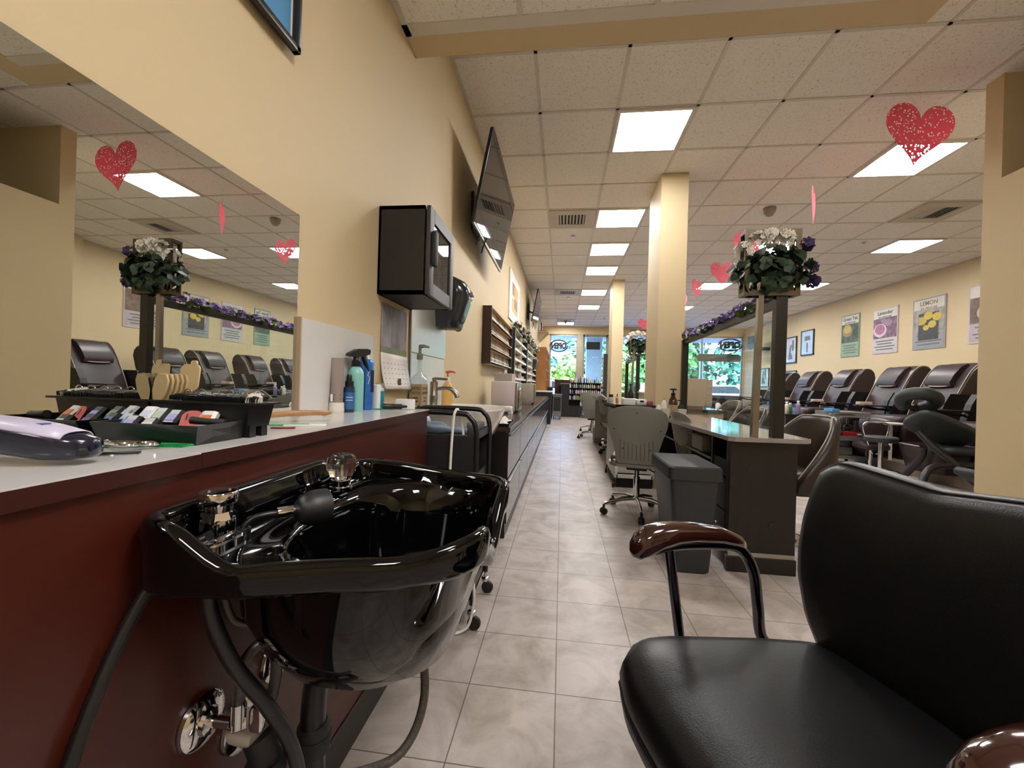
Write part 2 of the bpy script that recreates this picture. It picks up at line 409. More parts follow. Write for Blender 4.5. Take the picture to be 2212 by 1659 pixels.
fx(4, -7, 'added fill light above the passage, unseen far behind the camera')  # invented fixture outside the view, fills the passage with more light
# vents
ventm = M('vent_paint', '#c2b9aa', .5, var=.03)
def vent(i, j, label):
    t = thing('ceiling_vent', label, 'air vent', (GX+(i+.5)*TL, GY+(j+.5)*TL, ZC-.012), 0, 'square air vents in the ceiling')
    b = B(); h = .29
    b.box(-h, h, -h, -.16, 0, .02); b.box(-h, h, .16, h, 0, .02); b.box(-h, -.17, -.16, .16, 0, .02); b.box(.17, h, -.16, .16, 0, .02); b.build('frame', ventm, t, smooth=0, local=True)
    b = B(); b.box(-.17, .17, -.16, .16, .012, .02); b.build('duct_opening', M('vent_dark', '#2c2824', .8), t, smooth=0, local=True)
    for k in range(8):
        x = -.15+k*.043; b = B(); b.box(-.012, .012, -.16, .16, -.002, .002, T=Matrix.Translation((x, 0, .008)) @ Matrix.Rotation(.6 if k < 4 else -.6, 4, 'Y')); b.build('slat', ventm, t, smooth=0, local=True)
    return t
V0 = vent(0, 3, 'square air vent in the ceiling left of the second aisle light')
dup(V0, (GX+.5*TL, GY+10.5*TL, ZC-.012), 'small far air vent in the ceiling left of the fifth aisle light')
dup(V0, (GX+.5*TL, GY+17.5*TL, ZC-.012), 'farthest air vent in the ceiling, just before the window light')
dup(V0, (GX+7.5*TL, GY+3.5*TL, ZC-.012), 'air vent in the ceiling right of the pink hearts, near the partition')
def disc(i, j, label, name='sprinkler_head', cat='sprinkler'):
    b = B(); x, y = GX+i*TL, GY+j*TL
    b.lathe([(.035, 0), (.035, -.006), (.015, -.012), (.012, -.03), (.02, -.032), (.001, -.034)], (x, y, ZC), 16)
    return tag(b.build(name, chrome), label, cat, 'ceiling sprinkler heads')
disc(.55, 4.5, 'dark sprinkler head in the ceiling tile behind the first vent')
disc(.55, 11.4, 'sprinkler head in the ceiling behind the second vent')
disc(2.5, 16.5, 'sprinkler head in the far ceiling left of the narrow column')
disc(7.4, 5.2, 'sprinkler head in the ceiling beyond the right hand vent')
# wedge shaped detector
b = B(); b.lathe([(.07, 0), (.06, -.05), (.035, -.085), (.001, -.1)], (2.41, 5.23, ZC), 20); tag(b.build('smoke_detector', M('detector_grey', '#8d897c', .5)), 'grey wedge shaped detector on the ceiling between two hearts', 'detector')
b = B(); b.lathe([(.05, 0), (.045, -.05), (.025, -.1), (.001, -.11)], (.06, 14.0, ZC), 20); tag(b.build('smoke_detector', M('detector_grey', '#8d897c', .5)), 'grey pointed detector under the last aisle ceiling light', 'detector')
# hearts
hm = bpy.data.materials.new('pink_paper'); hm.use_nodes = True; n = hm.node_tree.nodes; p = n['Principled BSDF']; p.inputs['Roughness'].default_value = .7
p.inputs['Base Color'].default_value = hx('#ee7f92')+(1,)
tc = n.new('ShaderNodeTexCoord'); vo = n.new('ShaderNodeTexVoronoi'); vo.inputs['Scale'].default_value = 52; link(hm, tc, 'Object', vo, 'Vector')
mt = n.new('ShaderNodeMath'); mt.operation = 'GREATER_THAN'; mt.inputs[1].default_value = .30; link(hm, vo, 'Distance', mt, 0)
trl = n.new('ShaderNodeBsdfTranslucent'); trl.inputs[0].default_value = hx('#f08a9b')+(1,); m1 = n.new('ShaderNodeMixShader'); m1.inputs[0].default_value = .5
tr0 = n.new('ShaderNodeBsdfTransparent'); m2 = n.new('ShaderNodeMixShader')
link(hm, p, 0, m1, 1); link(hm, trl, 0, m1, 2); link(hm, mt, 0, m2, 0); link(hm, tr0, 0, m2, 1); link(hm, m1, 0, m2, 2); link(hm, m2, 0, n['Material Output'], 0)
thread = M('white_thread', '#d8d0c8', .6)
def heart(pos, size, rz, label, tiltx=0.0):
    t = thing('paper_heart', label, 'paper heart', pos, 0, 'pink paper hearts hanging from the ceiling')
    out = []
    for k in range(40):
        a = 2*PI*k/40; x = 16*math.sin(a)**3; y = 13*math.cos(a)-5*math.cos(2*a)-2*math.cos(3*a)-math.cos(4*a)
        out.append((x/32*size, y/30*size))
    R = Matrix.Rotation(rz, 4, 'Z') @ Matrix.Rotation(tiltx, 4, 'Y')
    b = B(); b.prism([(a, c) for a, c in out], -.0006, .0006, u=R @ Vector((1, 0, 0)), v=R @ Vector((0, 0, 1)), wv=R @ Vector((0, 1, 0)))
    b.build('paper', hm, t, smooth=0, local=True)
    b = B(); b.cyl((0, 0, size*.2), (0, 0, ZC-pos[2]), .0006, seg=5); b.build('thread', thread, t, local=True)
    return t
heart((2.49, 3.26, 2.93), .47, .05, 'big pink paper heart nearest the camera, in front of a ceiling light', .12)
heart((2.39, 4.32, 2.86), .38, .98, 'narrow pale pink heart turned nearly edge on, above the bouquet')
heart((2.08, 5.0, 2.70), .36, .2, 'pink heart mostly hidden behind the flower lantern')
heart((2.387, 6.6, 2.83), .37, .1, 'pink heart left of the bouquet with a full round outline')
heart((2.327, 7.6, 2.82), .36, .8, 'small pink heart beside the tall column, lower than its neighbour')
heart((2.025, 10.6, 2.62), .36, .1, 'far pink heart between the two columns')
heart((2.64, 9.4, 3.0), .3, 1.0, 'small pink heart half hidden by the right edge of the tall column')
# ================================================================== hair corner: ledge, mirror, shampoo bowl
CX, CZT, CYE = -.547, .905, 1.655          # ledge front, top, far end
t = thing('ledge_cabinet', 'reddish brown mahogany ledge wall with white top, below the large mirror', 'counter', (-.68, .2, 0))
b = B(); b.box(WL+.0012, CX-.008, -1.6, CYE-.004, 0, CZT-.026); b.build('body', mahog, t, smooth=0)
b = B(); b.box(CX-.0075, CX-.003, -1.6, CYE-.004, 0, .105, bev=.002); b.build('rubber_baseboard', rubber, t, smooth=0)
for y0, y1, dz in ((-1.6, .567, -.0015), (.5675, CYE, .0)):
    b = B(); b.box(WL+.0012, CX, y0, y1, CZT-.026, CZT-.002+dz, 0); b.box(WL+.0012, CX-.0015, y0, y1, CZT-.002+dz, CZT+dz, 1)
    b.build('worktop', [mahogd, marble], t, smooth=0)
mirm = M('mirror_silver', '#e4e8e4', .005, 1.0, var=0)
edgem = M('mirror_edge', '#6d7a6c', .2, .3)
t = thing('wall_mirror', 'large frameless wall mirror standing on the white ledge, reflecting the salon', 'mirror', (WL, .2, CZT))
b = B(); b.box(WL+.0012, WL+.004, -1.6, 1.153, CZT, 1.517, 1)
for f in b.bm.faces:
    if f.normal.x > .5: f.material_index = 0
b.bm.normal_update()
for f in b.bm.faces: f.material_index = 0 if f.normal.x > .5 else 1
b.build('glass', [mirm, edgem], t, smooth=0)
# stone splash panel leaning on the wall
t = thing('splash_panel', 'white marble-look splash panel beside the big mirror, behind the bottles', 'panel', (WL, 1.4, CZT))
b = B(); b.box(WL+.001, WL+.014, 1.162, 1.642, CZT, 1.208, 0); b.build('slab', marble, t, smooth=0)
b = B(); b.box(WL+.0005, WL+.016, 1.156, 1.1625, CZT, 1.209, 0); b.box(WL+.014, WL+.02, 1.158, 1.642, CZT, CZT+.008); b.build('edge_strip', M('bare_board_edge', '#b7a384', .6), t, smooth=0)

# ------------------------------------------------------------------ shampoo bowl
SX, SY = -.315, .762
half = [(-.553, 0), (-.553, .13), (-.553, .255), (-.545, .286), (-.52, .306), (-.485, .311), (-.41, .302), (-.35, .282), (-.29, .262), (-.21, .24), (-.155, .21), (-.125, .178), (-.109, .14), (-.108, .11), (-.113, .06), (-.114, 0)]
outl = [(x, SY-d) for x, d in half]+[(x, SY+d) for x, d in reversed(half[1:-1])]
OUT = resample([(p.x, p.y) for p in smooth_path([Vector((x, y, 0)) for x, y in outl], 5, True)], 128)
def rimz(x, y):
    d = y-SY
    z = .785+.018*max(0, d)/.27
    z += .012*math.exp(-((x+.11)/.06)**2)
    nk = max(0, 1-abs(d)/.125) if x > -.2 else 0; nk = nk*nk*(3-2*nk); z -= .07*nk*min(1, (x+.2)/.08)
    if x < -.40:
        k = min(1, (-.40-x)/.10); k = k*k*(3-2*k)
        top = .838 if d < .12 else .838-.03*min(1, (d-.12)/.03)
        z = z*(1-k)+top*k
    return z
def inset(P, amt):
    n = len(P); out = []
    for i in range(n):
        tn = (P[(i+1) % n]-P[i-1]); tn.z = 0; tn.normalize(); nr = Vector((-tn.y, tn.x, 0))
        q = P[i]+nr*amt; out.append(q)
    return out
# orientation: outline goes (back,near)->front->far : make inward normal point to the centre
sg = 1 if (inset(OUT, .01)[30]-Vector((SX, SY, 0))).length < (OUT[30]-Vector((SX, SY, 0))).length else -1
def ring(amt, dz, zfix=None, blend=1.0):
    return [Vector((q.x, q.y, (rimz(o.x, o.y)+dz)*blend+(0 if zfix is None else zfix*(1-blend)))) for o, q in zip(OUT, inset(OUT, amt*sg))]
def skirt(amt, dz): return [Vector((q.x, q.y, min(rimz(o.x, o.y), .787)+dz)) for o, q in zip(OUT, inset(OUT, amt*sg))]
def ell(cx, cy_, rx, ry, z, p=2.6):
    out = []
    for o in OUT:
        a = math.atan2((o.y-cy_)/ry, (o.x-cx)/rx); c, s_ = math.cos(a), math.sin(a); k = (abs(c)**p+abs(s_)**p)**(-1/p)
        out.append(Vector((cx+rx*k*c, cy_+ry*k*s_, z)))
    return out
t = thing('shampoo_bowl', 'glossy black salon shampoo bowl mounted on the mahogany ledge wall', 'shampoo bowl', (SX, SY, .4))
b = B()
BX, BY = -.30, SY+.002
deck = [Vector((q.x, q.y, min(rimz(o.x, o.y)-.012, .768+.0*q.x))) for o, q in zip(OUT, inset(OUT, .030*sg))]
rings = [ell(-.35, BY, .045, .055, .494), ell(-.35, BY, .09, .105, .50), ell(-.35, BY, .132, .155, .532), ell(-.347, BY, .166, .202, .592), ell(-.342, BY, .192, .235, .66), ell(-.333, BY, .208, .246, .735),
         skirt(.03, -.046), skirt(.006, -.044), skirt(.001, -.036), ring(0, -.014), ring(.003, -.004), ring(.011, 0), ring(.020, -.004), ring(.025, -.012)]
rings += [deck, ell(BX+.006, BY, .168, .228, .762), ell(BX+.006, BY, .162, .22, .752), ell(BX+.004, BY, .152, .208, .70), ell(BX, BY, .138, .19, .62), ell(BX, BY, .115, .155, .55), ell(BX, BY, .08, .10, .515), ell(BX, BY, .03, .03, .505)]
# keep the neck dip open: rings near the neck never rise above the rim there
for R in rings[14:16]:
    for o, q in zip(OUT, R): q.z = min(q.z, rimz(o.x, o.y)-.014)
b.loft(rings, 0, True, True)
b.build('bowl', blackg, t, smooth=60)
b = B(); b.lathe([(.028, .508), (.026, .511), (.012, .509), (.001, .509)], (BX, BY, 0), 20); b.build('drain_ring', chrome, t)
# vacuum breaker / mixing control on the near corner of the deck
v = Vector((-.503, .552, .766))
b = B(); b.prism(rrect(.052, .078, .02, 5), 0, .014, o=v); b.prism(rrect(.044, .068, .016, 5), .014, .018, o=v); b.box(v.x-.016, v.x+.016, v.y-.019, v.y+.019, v.z+.016, v.z+.046, bev=.005)
b.lathe([(.021, .044), (.017, .054), (.016, .058)], v, 6); c_ = b.build('control_body', chrome, t, smooth=30)
b = B(); b.lathe([(.0185, .056), (.0185, .066), (.024, .068), (.0255, .071), (.0255, .083), (.024, .0855), (.001, .086)], v, 28); b.build('control_cap', chrome, c_)
for dx, dy in ((.009, .009), (-.009, -.009)): b = B(); b.lathe([(.0025, .0855), (.0025, .087), (.001, .0878)], v+Vector((dx, dy, 0)), 10); b.build('cap_screw', chrome, c_)
b = B(); b.prism(rrect(.06, .09, .022, 5), -.008, .0005, o=v); b.build('control_gasket', blackp, t)
# crystal knob
k = Vector((-.49, .872, .775))
acr = M('clear_acrylic', '#f4f4f6', .03, var=0, trans=1.0)
b = B(); b.lathe([(.024, 0), (.024, .006), (.02, .008), (.02, .02), (.022, .022)], k, 24); kb = b.build('knob_collar', chrome, t)
b = B(); pr = [(.018, .022), (.026, .03), (.031, .045), (.033, .06), (.029, .072), (.022, .078), (.012, .079), (.001, .076)]
b.lathe(pr, k, 9); b.build('knob', acr, t, smooth=0, label='faceted clear acrylic tap knob')
b = B(); b.cyl(k+Vector((0, 0, .02)), k+Vector((0, 0, .065)), .005, seg=10); b.build('knob_screw', chrome, kb)
# spray hose and head lying over the basin
b = B(); b.tube([(-.492, .588, .768), (-.49, .586, .785), (-.482, .595, .797), (-.47, .608, .80), (-.458, .624, .799)], .005, 10, sm=6); hs = b.build('spray_hose', blackp, t)
b = B(); b.lathe([(.011, -.012), (.011, .012), (.008, .014)], (-.492, .588, .772), 14); b.build('hose_grommet', blackp, hs)
d = Vector((.55, .83, -.06)).normalized(); a = Vector((-.458, .624, .799))
T = Matrix.Translation(a) @ d.to_track_quat('Z', 'Y').to_matrix().to_4x4()
b = B(); b.lathe([(.009, -.004), (.0095, .004), (.0095, .024), (.008, .026)], seg=16, T=T); b.build('hose_ferrule', chrome, t)
b = B(); b.lathe([(.008, .026), (.017, .029), (.025, .037), (.0295, .05), (.031, .062), (.031, .078), (.027, .08), (.001, .077)], seg=24, T=T); b.build('spray_head', M('spray_rubber', '#17181a', .45), t)
# plumbing below
PX_, PY_ = -.435, .705
b = B(); b.tube([(PX_+.02, PY_+.02, .53), (PX_, PY_, .45), (PX_, PY_, .25), (PX_, PY_, .10), (PX_-.01, PY_-.02, .05), (PX_-.03, PY_-.05, .035)], .022, 16, sm=5); pp = b.build('drain_pipe', blackp, t)
b = B(); b.lathe([(.023, .335), (.029, .34), (.029, .385), (.023, .39)], (PX_, PY_, 0), 18); b.lathe([(.030, .352), (.031, .356), (.031, .366), (.030, .37)], (PX_, PY_, 0), 18); b.build('pipe_nut', blackm, pp)
b = B(); b.tube([(-.465, .655, .035), (-.482, .648, .10), (-.485, .645, .20), (-.483, .645, .30), (-.487, .645, .37), (-.50, .645, .405)], .024, 16, sm=5)
for z in (.20, .28, .35): b.lathe([(.026, z-.02), (.032, z-.015), (.032, z+.015), (.026, z+.02)], (-.484, .645, 0), 16)
b.build('trap_pipe', blackm, t)
b = B(); b.cyl((-.552, .655, .412), (-.498, .65, .408), .026, seg=20); b.build('white_pipe_stub', M('pvc_white', '#b9b2a6', .5), t)
def escutcheon(y, z, r):
    b = B(); T = Matrix.Translation((-.554, y, z)) @ Matrix.Rotation(PI/2, 4, 'Y'); b.lathe([(r, 0), (r*.98, .006), (r*.8, .012), (r*.5, .014), (r*.45, .02), (.012, .022)], seg=28, T=T)
    b.build('wall_flange', chrome, t)
escutcheon(.586, .476, .042); escutcheon(.676, .402, .05); escutcheon(.757, .46, .042)
def stopvalve(y, z):
    b = B(); b.cyl((-.55, y, z), (-.50, y, z), .009, seg=12); b.cyl((-.50, y, z), (-.485, y+.012, z), .014, seg=14); b.cyl((-.49, y, z-.004), (-.49, y, z+.034), .01, seg=12); o = b.build('stop_valve', chrome, t)
    b = B(); b.sell((-.468, y+.014, z), (.012, .006, .02), nu=14, nv=8); b.build('valve_handle', chrome, o)
stopvalve(.586, .476); stopvalve(.757, .46)
braid = M('braided_hose', '#4a4440', .35, .5, var=.3, vscale=300)
b = B(); b.tube([(-.49, .586, .506), (-.487, .588, .55), (-.475, .585, .585), (-.46, .60, .60), (-.448, .612, .57), (-.46, .63, .52), (-.48, .64, .45)], .009, 12, sm=6); b.build('supply_hose', braid, t)
b = B(); b.tube([(-.49, .757, .49), (-.47, .75, .53), (-.44, .74, .545), (-.42, .73, .54)], .008, 10, sm=6); b.build('supply_hose', braid, t)
b = B(); b.tube([(-.50, .56, .745), (-.50, .562, .70), (-.49, .575, .645), (-.465, .605, .635), (-.43, .65, .655), (-.40, .68, .69)], .0055, 10, sm=6); b.build('supply_hose', M('grey_hose', '#5d5852', .4, .4), t)
b = B(); b.tube([(-.47, .50, .745), (-.465, .505, .69), (-.45, .53, .61), (-.425, .565, .53), (-.40, .59, .45), (-.39, .60, .37), (-.395, .60, .28), (-.41, .60, .18)], .0105, 12, sm=6); b.build('black_drain_hose', blackp, t)
b = B(); b.tube([(-.50, .53, .79), (-.53, .50, .765), (-.545, .45, .68), (-.544, .395, .55), (-.54, .385, .45), (-.54, .38, .30)], .008, 10, sm=6); b.build('black_vent_hose', blackp, t)
b = B(); b.tube([(-.43, .70, .30), (-.37, .74, .27), (-.30, .80, .27), (-.27, .84, .36), (-.285, .82, .55)], .009, 10, sm=6); b.build('grey_drain_hose', M('corrugated_hose', '#4b463f', .5, .1, var=.4, vscale=200), t)

# ------------------------------------------------------------------ styling chair
t = thing('styling_chair', 'black leather styling chair with chrome arms, in the right foreground', 'chair', (.412, .717, 0), math.radians(18))
def seatmap(a, c, z): return (a, c, z)
so_ = [(-.245, -.05), (-.24, -.13), (-.22, -.2), (-.17, -.245), (-.1, -.255), (.1, -.25), (.2, -.235), (.235, -.2), (.245, 0), (.235, .2), (.2, .235), (.1, .25), (-.1, .255), (-.17, .245), (-.22, .2), (-.24, .13), (-.245, .05)]
so2 = [(p.x, p.y) for p in resample(so_, 64)]
b = B(); b.pad(so2, [(.55, .365), (.80, .37), (.93, .385), (.985, .415), (.99, .438), (.975, .442), (.99, .446), (.995, .46), (.975, .482), (.92, .494), (.8, .5), (.5, .503), (.1, .504)], lambda a, c, z: (a-.018, c*.95*(1-.30*max(0, min(1, (a+.16)/.4))), z+.016-.018*max(0, (-a-.12)/.12)**2))
b.build('seat', leather, t, smooth=180, local=True)
b = B(); b.tube([Vector((x*.988-.018, y*.94*(1-.30*max(0, min(1, (x+.16)/.4))), .458-.018*max(0, (-x-.12)/.12)**2)) for x, y in so2], .0035, 8, closed=True); b.build('seat_piping', leather, t, local=True)
bo = [(-.17, .0), (-.215, .06), (-.245, .14), (-.252, .20), (-.25, .27), (-.238, .335), (-.224, .378), (-.186, .397), (-.1, .388), (0, .377), (.1, .388), (.186, .397), (.224, .378), (.238, .335), (.25, .27), (.252, .20), (.245, .14), (.215, .06), (.17, 0)]
bo2 = [(p.x, p.y) for p in resample(bo, 72)]
def backmap(a, z, c): a *= .9; return (.255-c+.05*(z/.39)-.42*a*a, a-.002, .484+z-.05*c)
b = B(); b.pad(bo2, [(.6, 0), (.93, 0), (.985, .006), (1, .016), (1, .036), (.985, .046), (.975, .047), (.985, .05), (.955, .064), (.88, .076), (.7, .084), (.4, .088), (.1, .089)], backmap)
b.build('backrest', leather, t, smooth=180, local=True)
b = B(); b.tube([Vector(backmap(a*.985, .2+(z-.2)*.985, .047)) for a, z in bo2], .0035, 8, closed=True); b.build('back_piping', leather, t, local=True)
armw = M('glossy_dark_wood', '#2a0f0a', .12, var=.2, vscale=12, coat=.8)
bch = M('black_chrome', '#55535a', .1, 1.0, var=.02)
for s_ in (1, -1):
    y = .276*s_; AX = .004 if s_ > 0 else .045
    b = B(); b.tube([(.20, y-.03*s_, .40), (.165, y, .44), (.15, y, .52), (.135, y, .60), (.10, y, .652), (.04, y, .668), (-.06, y, .672), (-.12, y, .664)], .0125, 14, sm=6); b.build('arm_tube', bch, t, local=True).location.x = AX
    b = B(); b.cyl((-.085, y, .665), (-.045, y, .42), .011, seg=14); b.tube([(-.045, y, .43), (-.02, y-.06*s_, .38)], .01, 10); b.build('arm_post', bch, t, local=True).location.x = AX
    # wooden arm pad, fat rounded nose at the front
    dz_ = 0 if s_ > 0 else -.016
    cen = [(.105, .664, .012, .012), (.09, .676, .02, .016), (.04, .692, .026, .019), (-.03, .70, .028, .021), (-.075, .70, .029, .024), (-.11, .694, .03, .029), (-.14, .684, .03, .032), (-.162, .674, .026, .028), (-.175, .668, .015, .016), (-.179, .666, .004, .004)]
    b = B(); rings = []
    for x, z, ry, rz in cen:
        z += dz_
        rings.append([Vector((x, y+ry*math.copysign(abs(math.cos(q))**.8, math.cos(q)), z+rz*math.copysign(abs(math.sin(q))**.8, math.sin(q)))) for q in [2*PI*k/20 for k in range(20)]])
    b.loft(rings, 0, True, True); b.build('arm_pad', armw, t, smooth=180, local=True).location.x = AX
b = B(); b.box(-.16, .2, -.14, .14, .33, .37, bev=.01); b.build('seat_plate', blackm, t, local=True)
b = B(); b.lathe([(.04, .33), (.04, .2), (.055, .19), (.055, .06)], (0, 0, 0), 24); b.build('hydraulic_column', chrome, t, local=True)
b = B(); b.lathe([(.27, 0), (.275, .012), (.24, .03), (.08, .05), (.06, .07)], (0, 0, 0), 40); b.build('round_base', chrome, t, local=True)
b = B(); b.box(.27, .30, -.05, .05, .34, .55, bev=.008); b.box(.1, .30, -.04, .04, .335, .36); b.build('back_bracket', blackm, t, local=True)
# ================================================================== things on the white ledge
Z0 = CZT
# clipper guard caddy
t = thing('clipper_guard_caddy', 'black plastic stepped caddy holding clipper guards on the white ledge', 'caddy', (-.70, .68, Z0))
b = B()
def tray(b, x0, x1, y0, y1, z0, z1, fl, th=.003):
    lo = [(x0, y0, z0), (x1, y0, z0), (x1, y1, z0), (x0, y1, z0)]; hi = [(x0-fl*.3, y0-fl, z1), (x1+fl*1.2, y0-fl, z1), (x1+fl*.2, y1, z1), (x0-fl*.3, y1, z1)]
    li = [(x0+th, y0+th, z0+th), (x1-th, y0+th, z0+th), (x1-th, y1-th, z0+th), (x0+th, y1-th, z0+th)]; hi2 = [(hi[0][0]+th, hi[0][1]+th, z1), (hi[1][0]-th, hi[1][1]+th, z1), (hi[2][0]-th, hi[2][1]-th, z1), (hi[3][0]+th, hi[3][1]-th, z1)]
    b.loft([lo, hi, hi2, li], 0, True, True)
tray(b, -.79, -.603, .612, .712, Z0, Z0+.034, .012); b.build('front_tray', blackp, t, smooth=0)
b = B()
b.loft([[(-.798, .716, Z0+.02), (-.597, .716, Z0+.02), (-.590, .765, Z0+.02), (-.798, .765, Z0+.02)], [(-.803, .712, Z0+.066), (-.590, .712, Z0+.066), (-.582, .77, Z0+.066), (-.803, .77, Z0+.066)],
        [(-.80, .716, Z0+.066), (-.596, .716, Z0+.066), (-.588, .766, Z0+.066), (-.80, .766, Z0+.066)], [(-.795, .72, Z0+.045), (-.60, .72, Z0+.045), (-.594, .761, Z0+.045), (-.795, .761, Z0+.045)]], 0, True, True)
b.box(-.805, -.572, .708, .712, Z0+.063, Z0+.067); b.box(-.592, -.570, .712, .772, Z0+.064, Z0+.067)
for y0, y1 in ((.717, .733), (.748, .764)):
    for x0, x1 in ((-.613, -.592), (-.798, -.78)): b.box(x0, x1, y0, y1, Z0, Z0+.024)
b.box(-.798, -.60, .713, .717, Z0+.003, Z0+.05)
b.build('back_box', blackp, t, smooth=0)
GN = 'clipper guards in the black caddy'
def guard(pos, col, label, rz=0.0, tilt=.8, body=blackp, s=1.0, chromeclip=False):
    g = thing('clipper_guard', label, 'clipper guard', pos, rz, GN); g.scale = (.72, .72, .72)
    T = Matrix.Rotation(tilt, 4, 'X')
    b = B(); b.prism([(-.019, -.007), (.019, -.007), (.02, .006), (.012, .0105), (-.012, .0105), (-.02, .006)], -.015*s, .026*s, u=T @ Vector((1, 0, 0)), v=T @ Vector((0, 0, 1)), wv=T @ Vector((0, 1, 0)))
    for k in range(7): x = -.017+.0057*k; b.prism([(x, -.004), (x+.0025, -.004), (x+.0025, .008), (x, .002)], -.03*s, -.014*s, u=T @ Vector((1, 0, 0)), v=T @ Vector((0, 0, 1)), wv=T @ Vector((0, 1, 0)))
    b.build('comb_body', body, g, smooth=0, local=True)
    if col:
        b = B(); b.box(-.0125, .0125, -.009, .012, .0095, .0118, bev=.0008, T=T); b.build('colour_tab', M('tab_'+col[1:], col, .4), g, smooth=0, local=True)
    if chromeclip:
        b = B(); b.box(-.013, .013, -.0165, -.0148, -.004, .008, bev=.0006, T=T); b.sell(T @ Vector((0, -.0168, .002)), (.003, .001, .003), nu=8, nv=6); b.build('face_plate', chromeclip, g, smooth=0, local=True)
        b = B(); b.tube([T @ Vector(p) for p in ((-.011, .012, .008), (-.01, .012, .016), (0, .012, .021), (.01, .012, .016), (.011, .012, .008))], .0018, 8, sm=4); b.build('metal_clip', chrome, g, local=True)
    return g
guard((-.79, .655, Z0+.025), '#3f5f95', 'clipper guard with a dull blue tab, leftmost in the front of the caddy', .1)
guard((-.762, .640, Z0+.023), '#5a3a86', 'clipper guard with a deep purple tab in the front tray', .1)
guard((-.718, .632, Z0+.021), '#e6dcd0', 'clipper guard with a cream white tab in the front tray', .1)
guard((-.785, .692, Z0+.036), '#c9d2e2', 'clipper guard with a shiny white and silver top behind the blue one', .1, body=whitep)
guard((-.757, .690, Z0+.034), '#5f7a4c', 'clipper guard with a moss green tab', .1)
guard((-.722, .684, Z0+.032), '#8d86c4', 'clipper guard with a lavender tab', .1)
guard((-.658, .690, Z0+.032), '#d0713c', 'clipper guard with an orange tab and white clip', .2, body=whitep)
g = thing('clipper_guard', 'flat coral red guard plate leaning in the caddy', 'clipper guard', (-.684, .683, Z0+.03), .3, GN)
b = B(); b.prism(rrect(.036, .044, .014, 6), -.0015, .0015, o=(0, 0, .0), u=(1, 0, 0), v=(0, .45, .9), wv=(0, -.9, .45)); b.build('plate', M('coral_plastic', '#b9524c', .4), g, smooth=0, local=True)
b = B(); b.text('1', .018, (-.007, -.0035, .004), (1, 0, 0), (0, .45, .9), .0004); b.build('number', blackm, g, smooth=0, local=True)
b = B(); b.tube([(-.655, .655, Z0+.037), (-.63, .66, Z0+.035), (-.60, .668, Z0+.033)], [.007, .006, .007], 10); tag(b.build('clipper_brush', blackm), 'small black bristled brush across the caddy front tray', 'brush', None)
for k in range(6):
    x = -.755+.031*k; guard((x, .738, Z0+.073), None, ['first', 'second', 'third', 'fourth', 'fifth', 'sixth'][k]+' black and '+['dark', 'white', 'grey', 'grey', 'white', 'dark'][k]+' guard from the mirror in the back row', 0, .1, blackp, 1, [blackm, whitep, greys, greys, whitep, M('plate_dark', '#3a3c40', .4)][k])
guard((-.600, .738, Z0+.074), None, 'translucent white guard at the right end of the back row', .5, .2, offw)
# tan guard rack against the mirror
tan = M('tan_plastic', '#c9b184', .45, var=.05)
t = thing('guard_rack', 'tan plastic rack of clipper guards beside the mirror, in the caddy', 'rack', (-.775, .738, Z0+.046))
prof = [(0, 0), (.012, .004), (.026, .03), (.03, .05), (.026, .062), (.012, .064), (.002, .055), (-.004, .03)]
for k in range(5):
    y = .715+.0105*k; b = B(); b.prism(prof, 0, .0045, o=(-.80, y, Z0+.055), u=(1, 0, 0), v=(0, 0, 1), wv=(0, 1, 0)); b.build('divider_fin', tan, t, smooth=30)
b = B(); b.prism(rrect(.044, .056, .012, 5), 0, .004, o=(-.772, .763, Z0+.112), u=(1, 0, 0), v=(0, .12, 1), wv=(0, 1, 0)); b.prism(rrect(.014, .012, .005, 4), 0, .004, o=(-.765, .766, Z0+.142), u=(1, 0, 0), v=(0, .1, 1), wv=(0, 1, 0))
b.box(-.80, -.75, .714, .766, Z0+.05, Z0+.056); b.build('back_plate', tan, t, smooth=30)
# hair clipper at the camera end
t = thing('hair_clipper', 'large navy blue and white hair clipper lying at the near end of the ledge', 'hair clipper', (-.68, .44, Z0))
bl = M('navy_plastic', '#10152c', .2, var=.1, coat=.4); lav = M('lavender_white_plastic', '#c3bcd2', .3, var=.03)
cen = [(-.60, .463, .925, .006, .008), (-.604, .461, .925, .016, .013), (-.62, .456, .927, .022, .017), (-.65, .449, .931, .025, .0215), (-.69, .442, .937, .026, .022), (-.74, .436, .942, .025, .021), (-.785, .432, .944, .022, .02), (-.80, .431, .944, .01, .01)]
def cring(x, y, z, ry, rz, lo, hi, n=16):
    d = Vector((.99, .12, 0)); s_ = Vector((-.12, .99, 0)); out = []
    for k in range(n+1):
        a = lo+(hi-lo)*k/n; out.append(Vector((x, y, z))+s_*(ry*math.copysign(abs(math.cos(a))**.7, math.cos(a)))+Vector((0, 0, rz*math.copysign(abs(math.sin(a))**.7, math.sin(a)))))
    return out
b = B(); b.loft([cring(*c, 0, 2*PI)[:-1] for c in cen], 0, True, True); b.build('body', bl, t, smooth=180)
b = B(); rr_ = []
for x, y, z, ry, rz in cen[2:-1]: rr_.append(cring(x, y, z+.0012, ry*.97, rz, PI*.14, PI*.86))
b.loft(rr_, 0, closed=False); o = b.build('top_cover', lav, t, smooth=180)
md = o.modifiers.new('th', 'SOLIDIFY'); md.thickness = .0015; md.offset = 1
b = B(); b.sell((-.606, .452, .921), (.006, .008, .006), nu=12, nv=8); b.build('cord_socket', blackm, t)
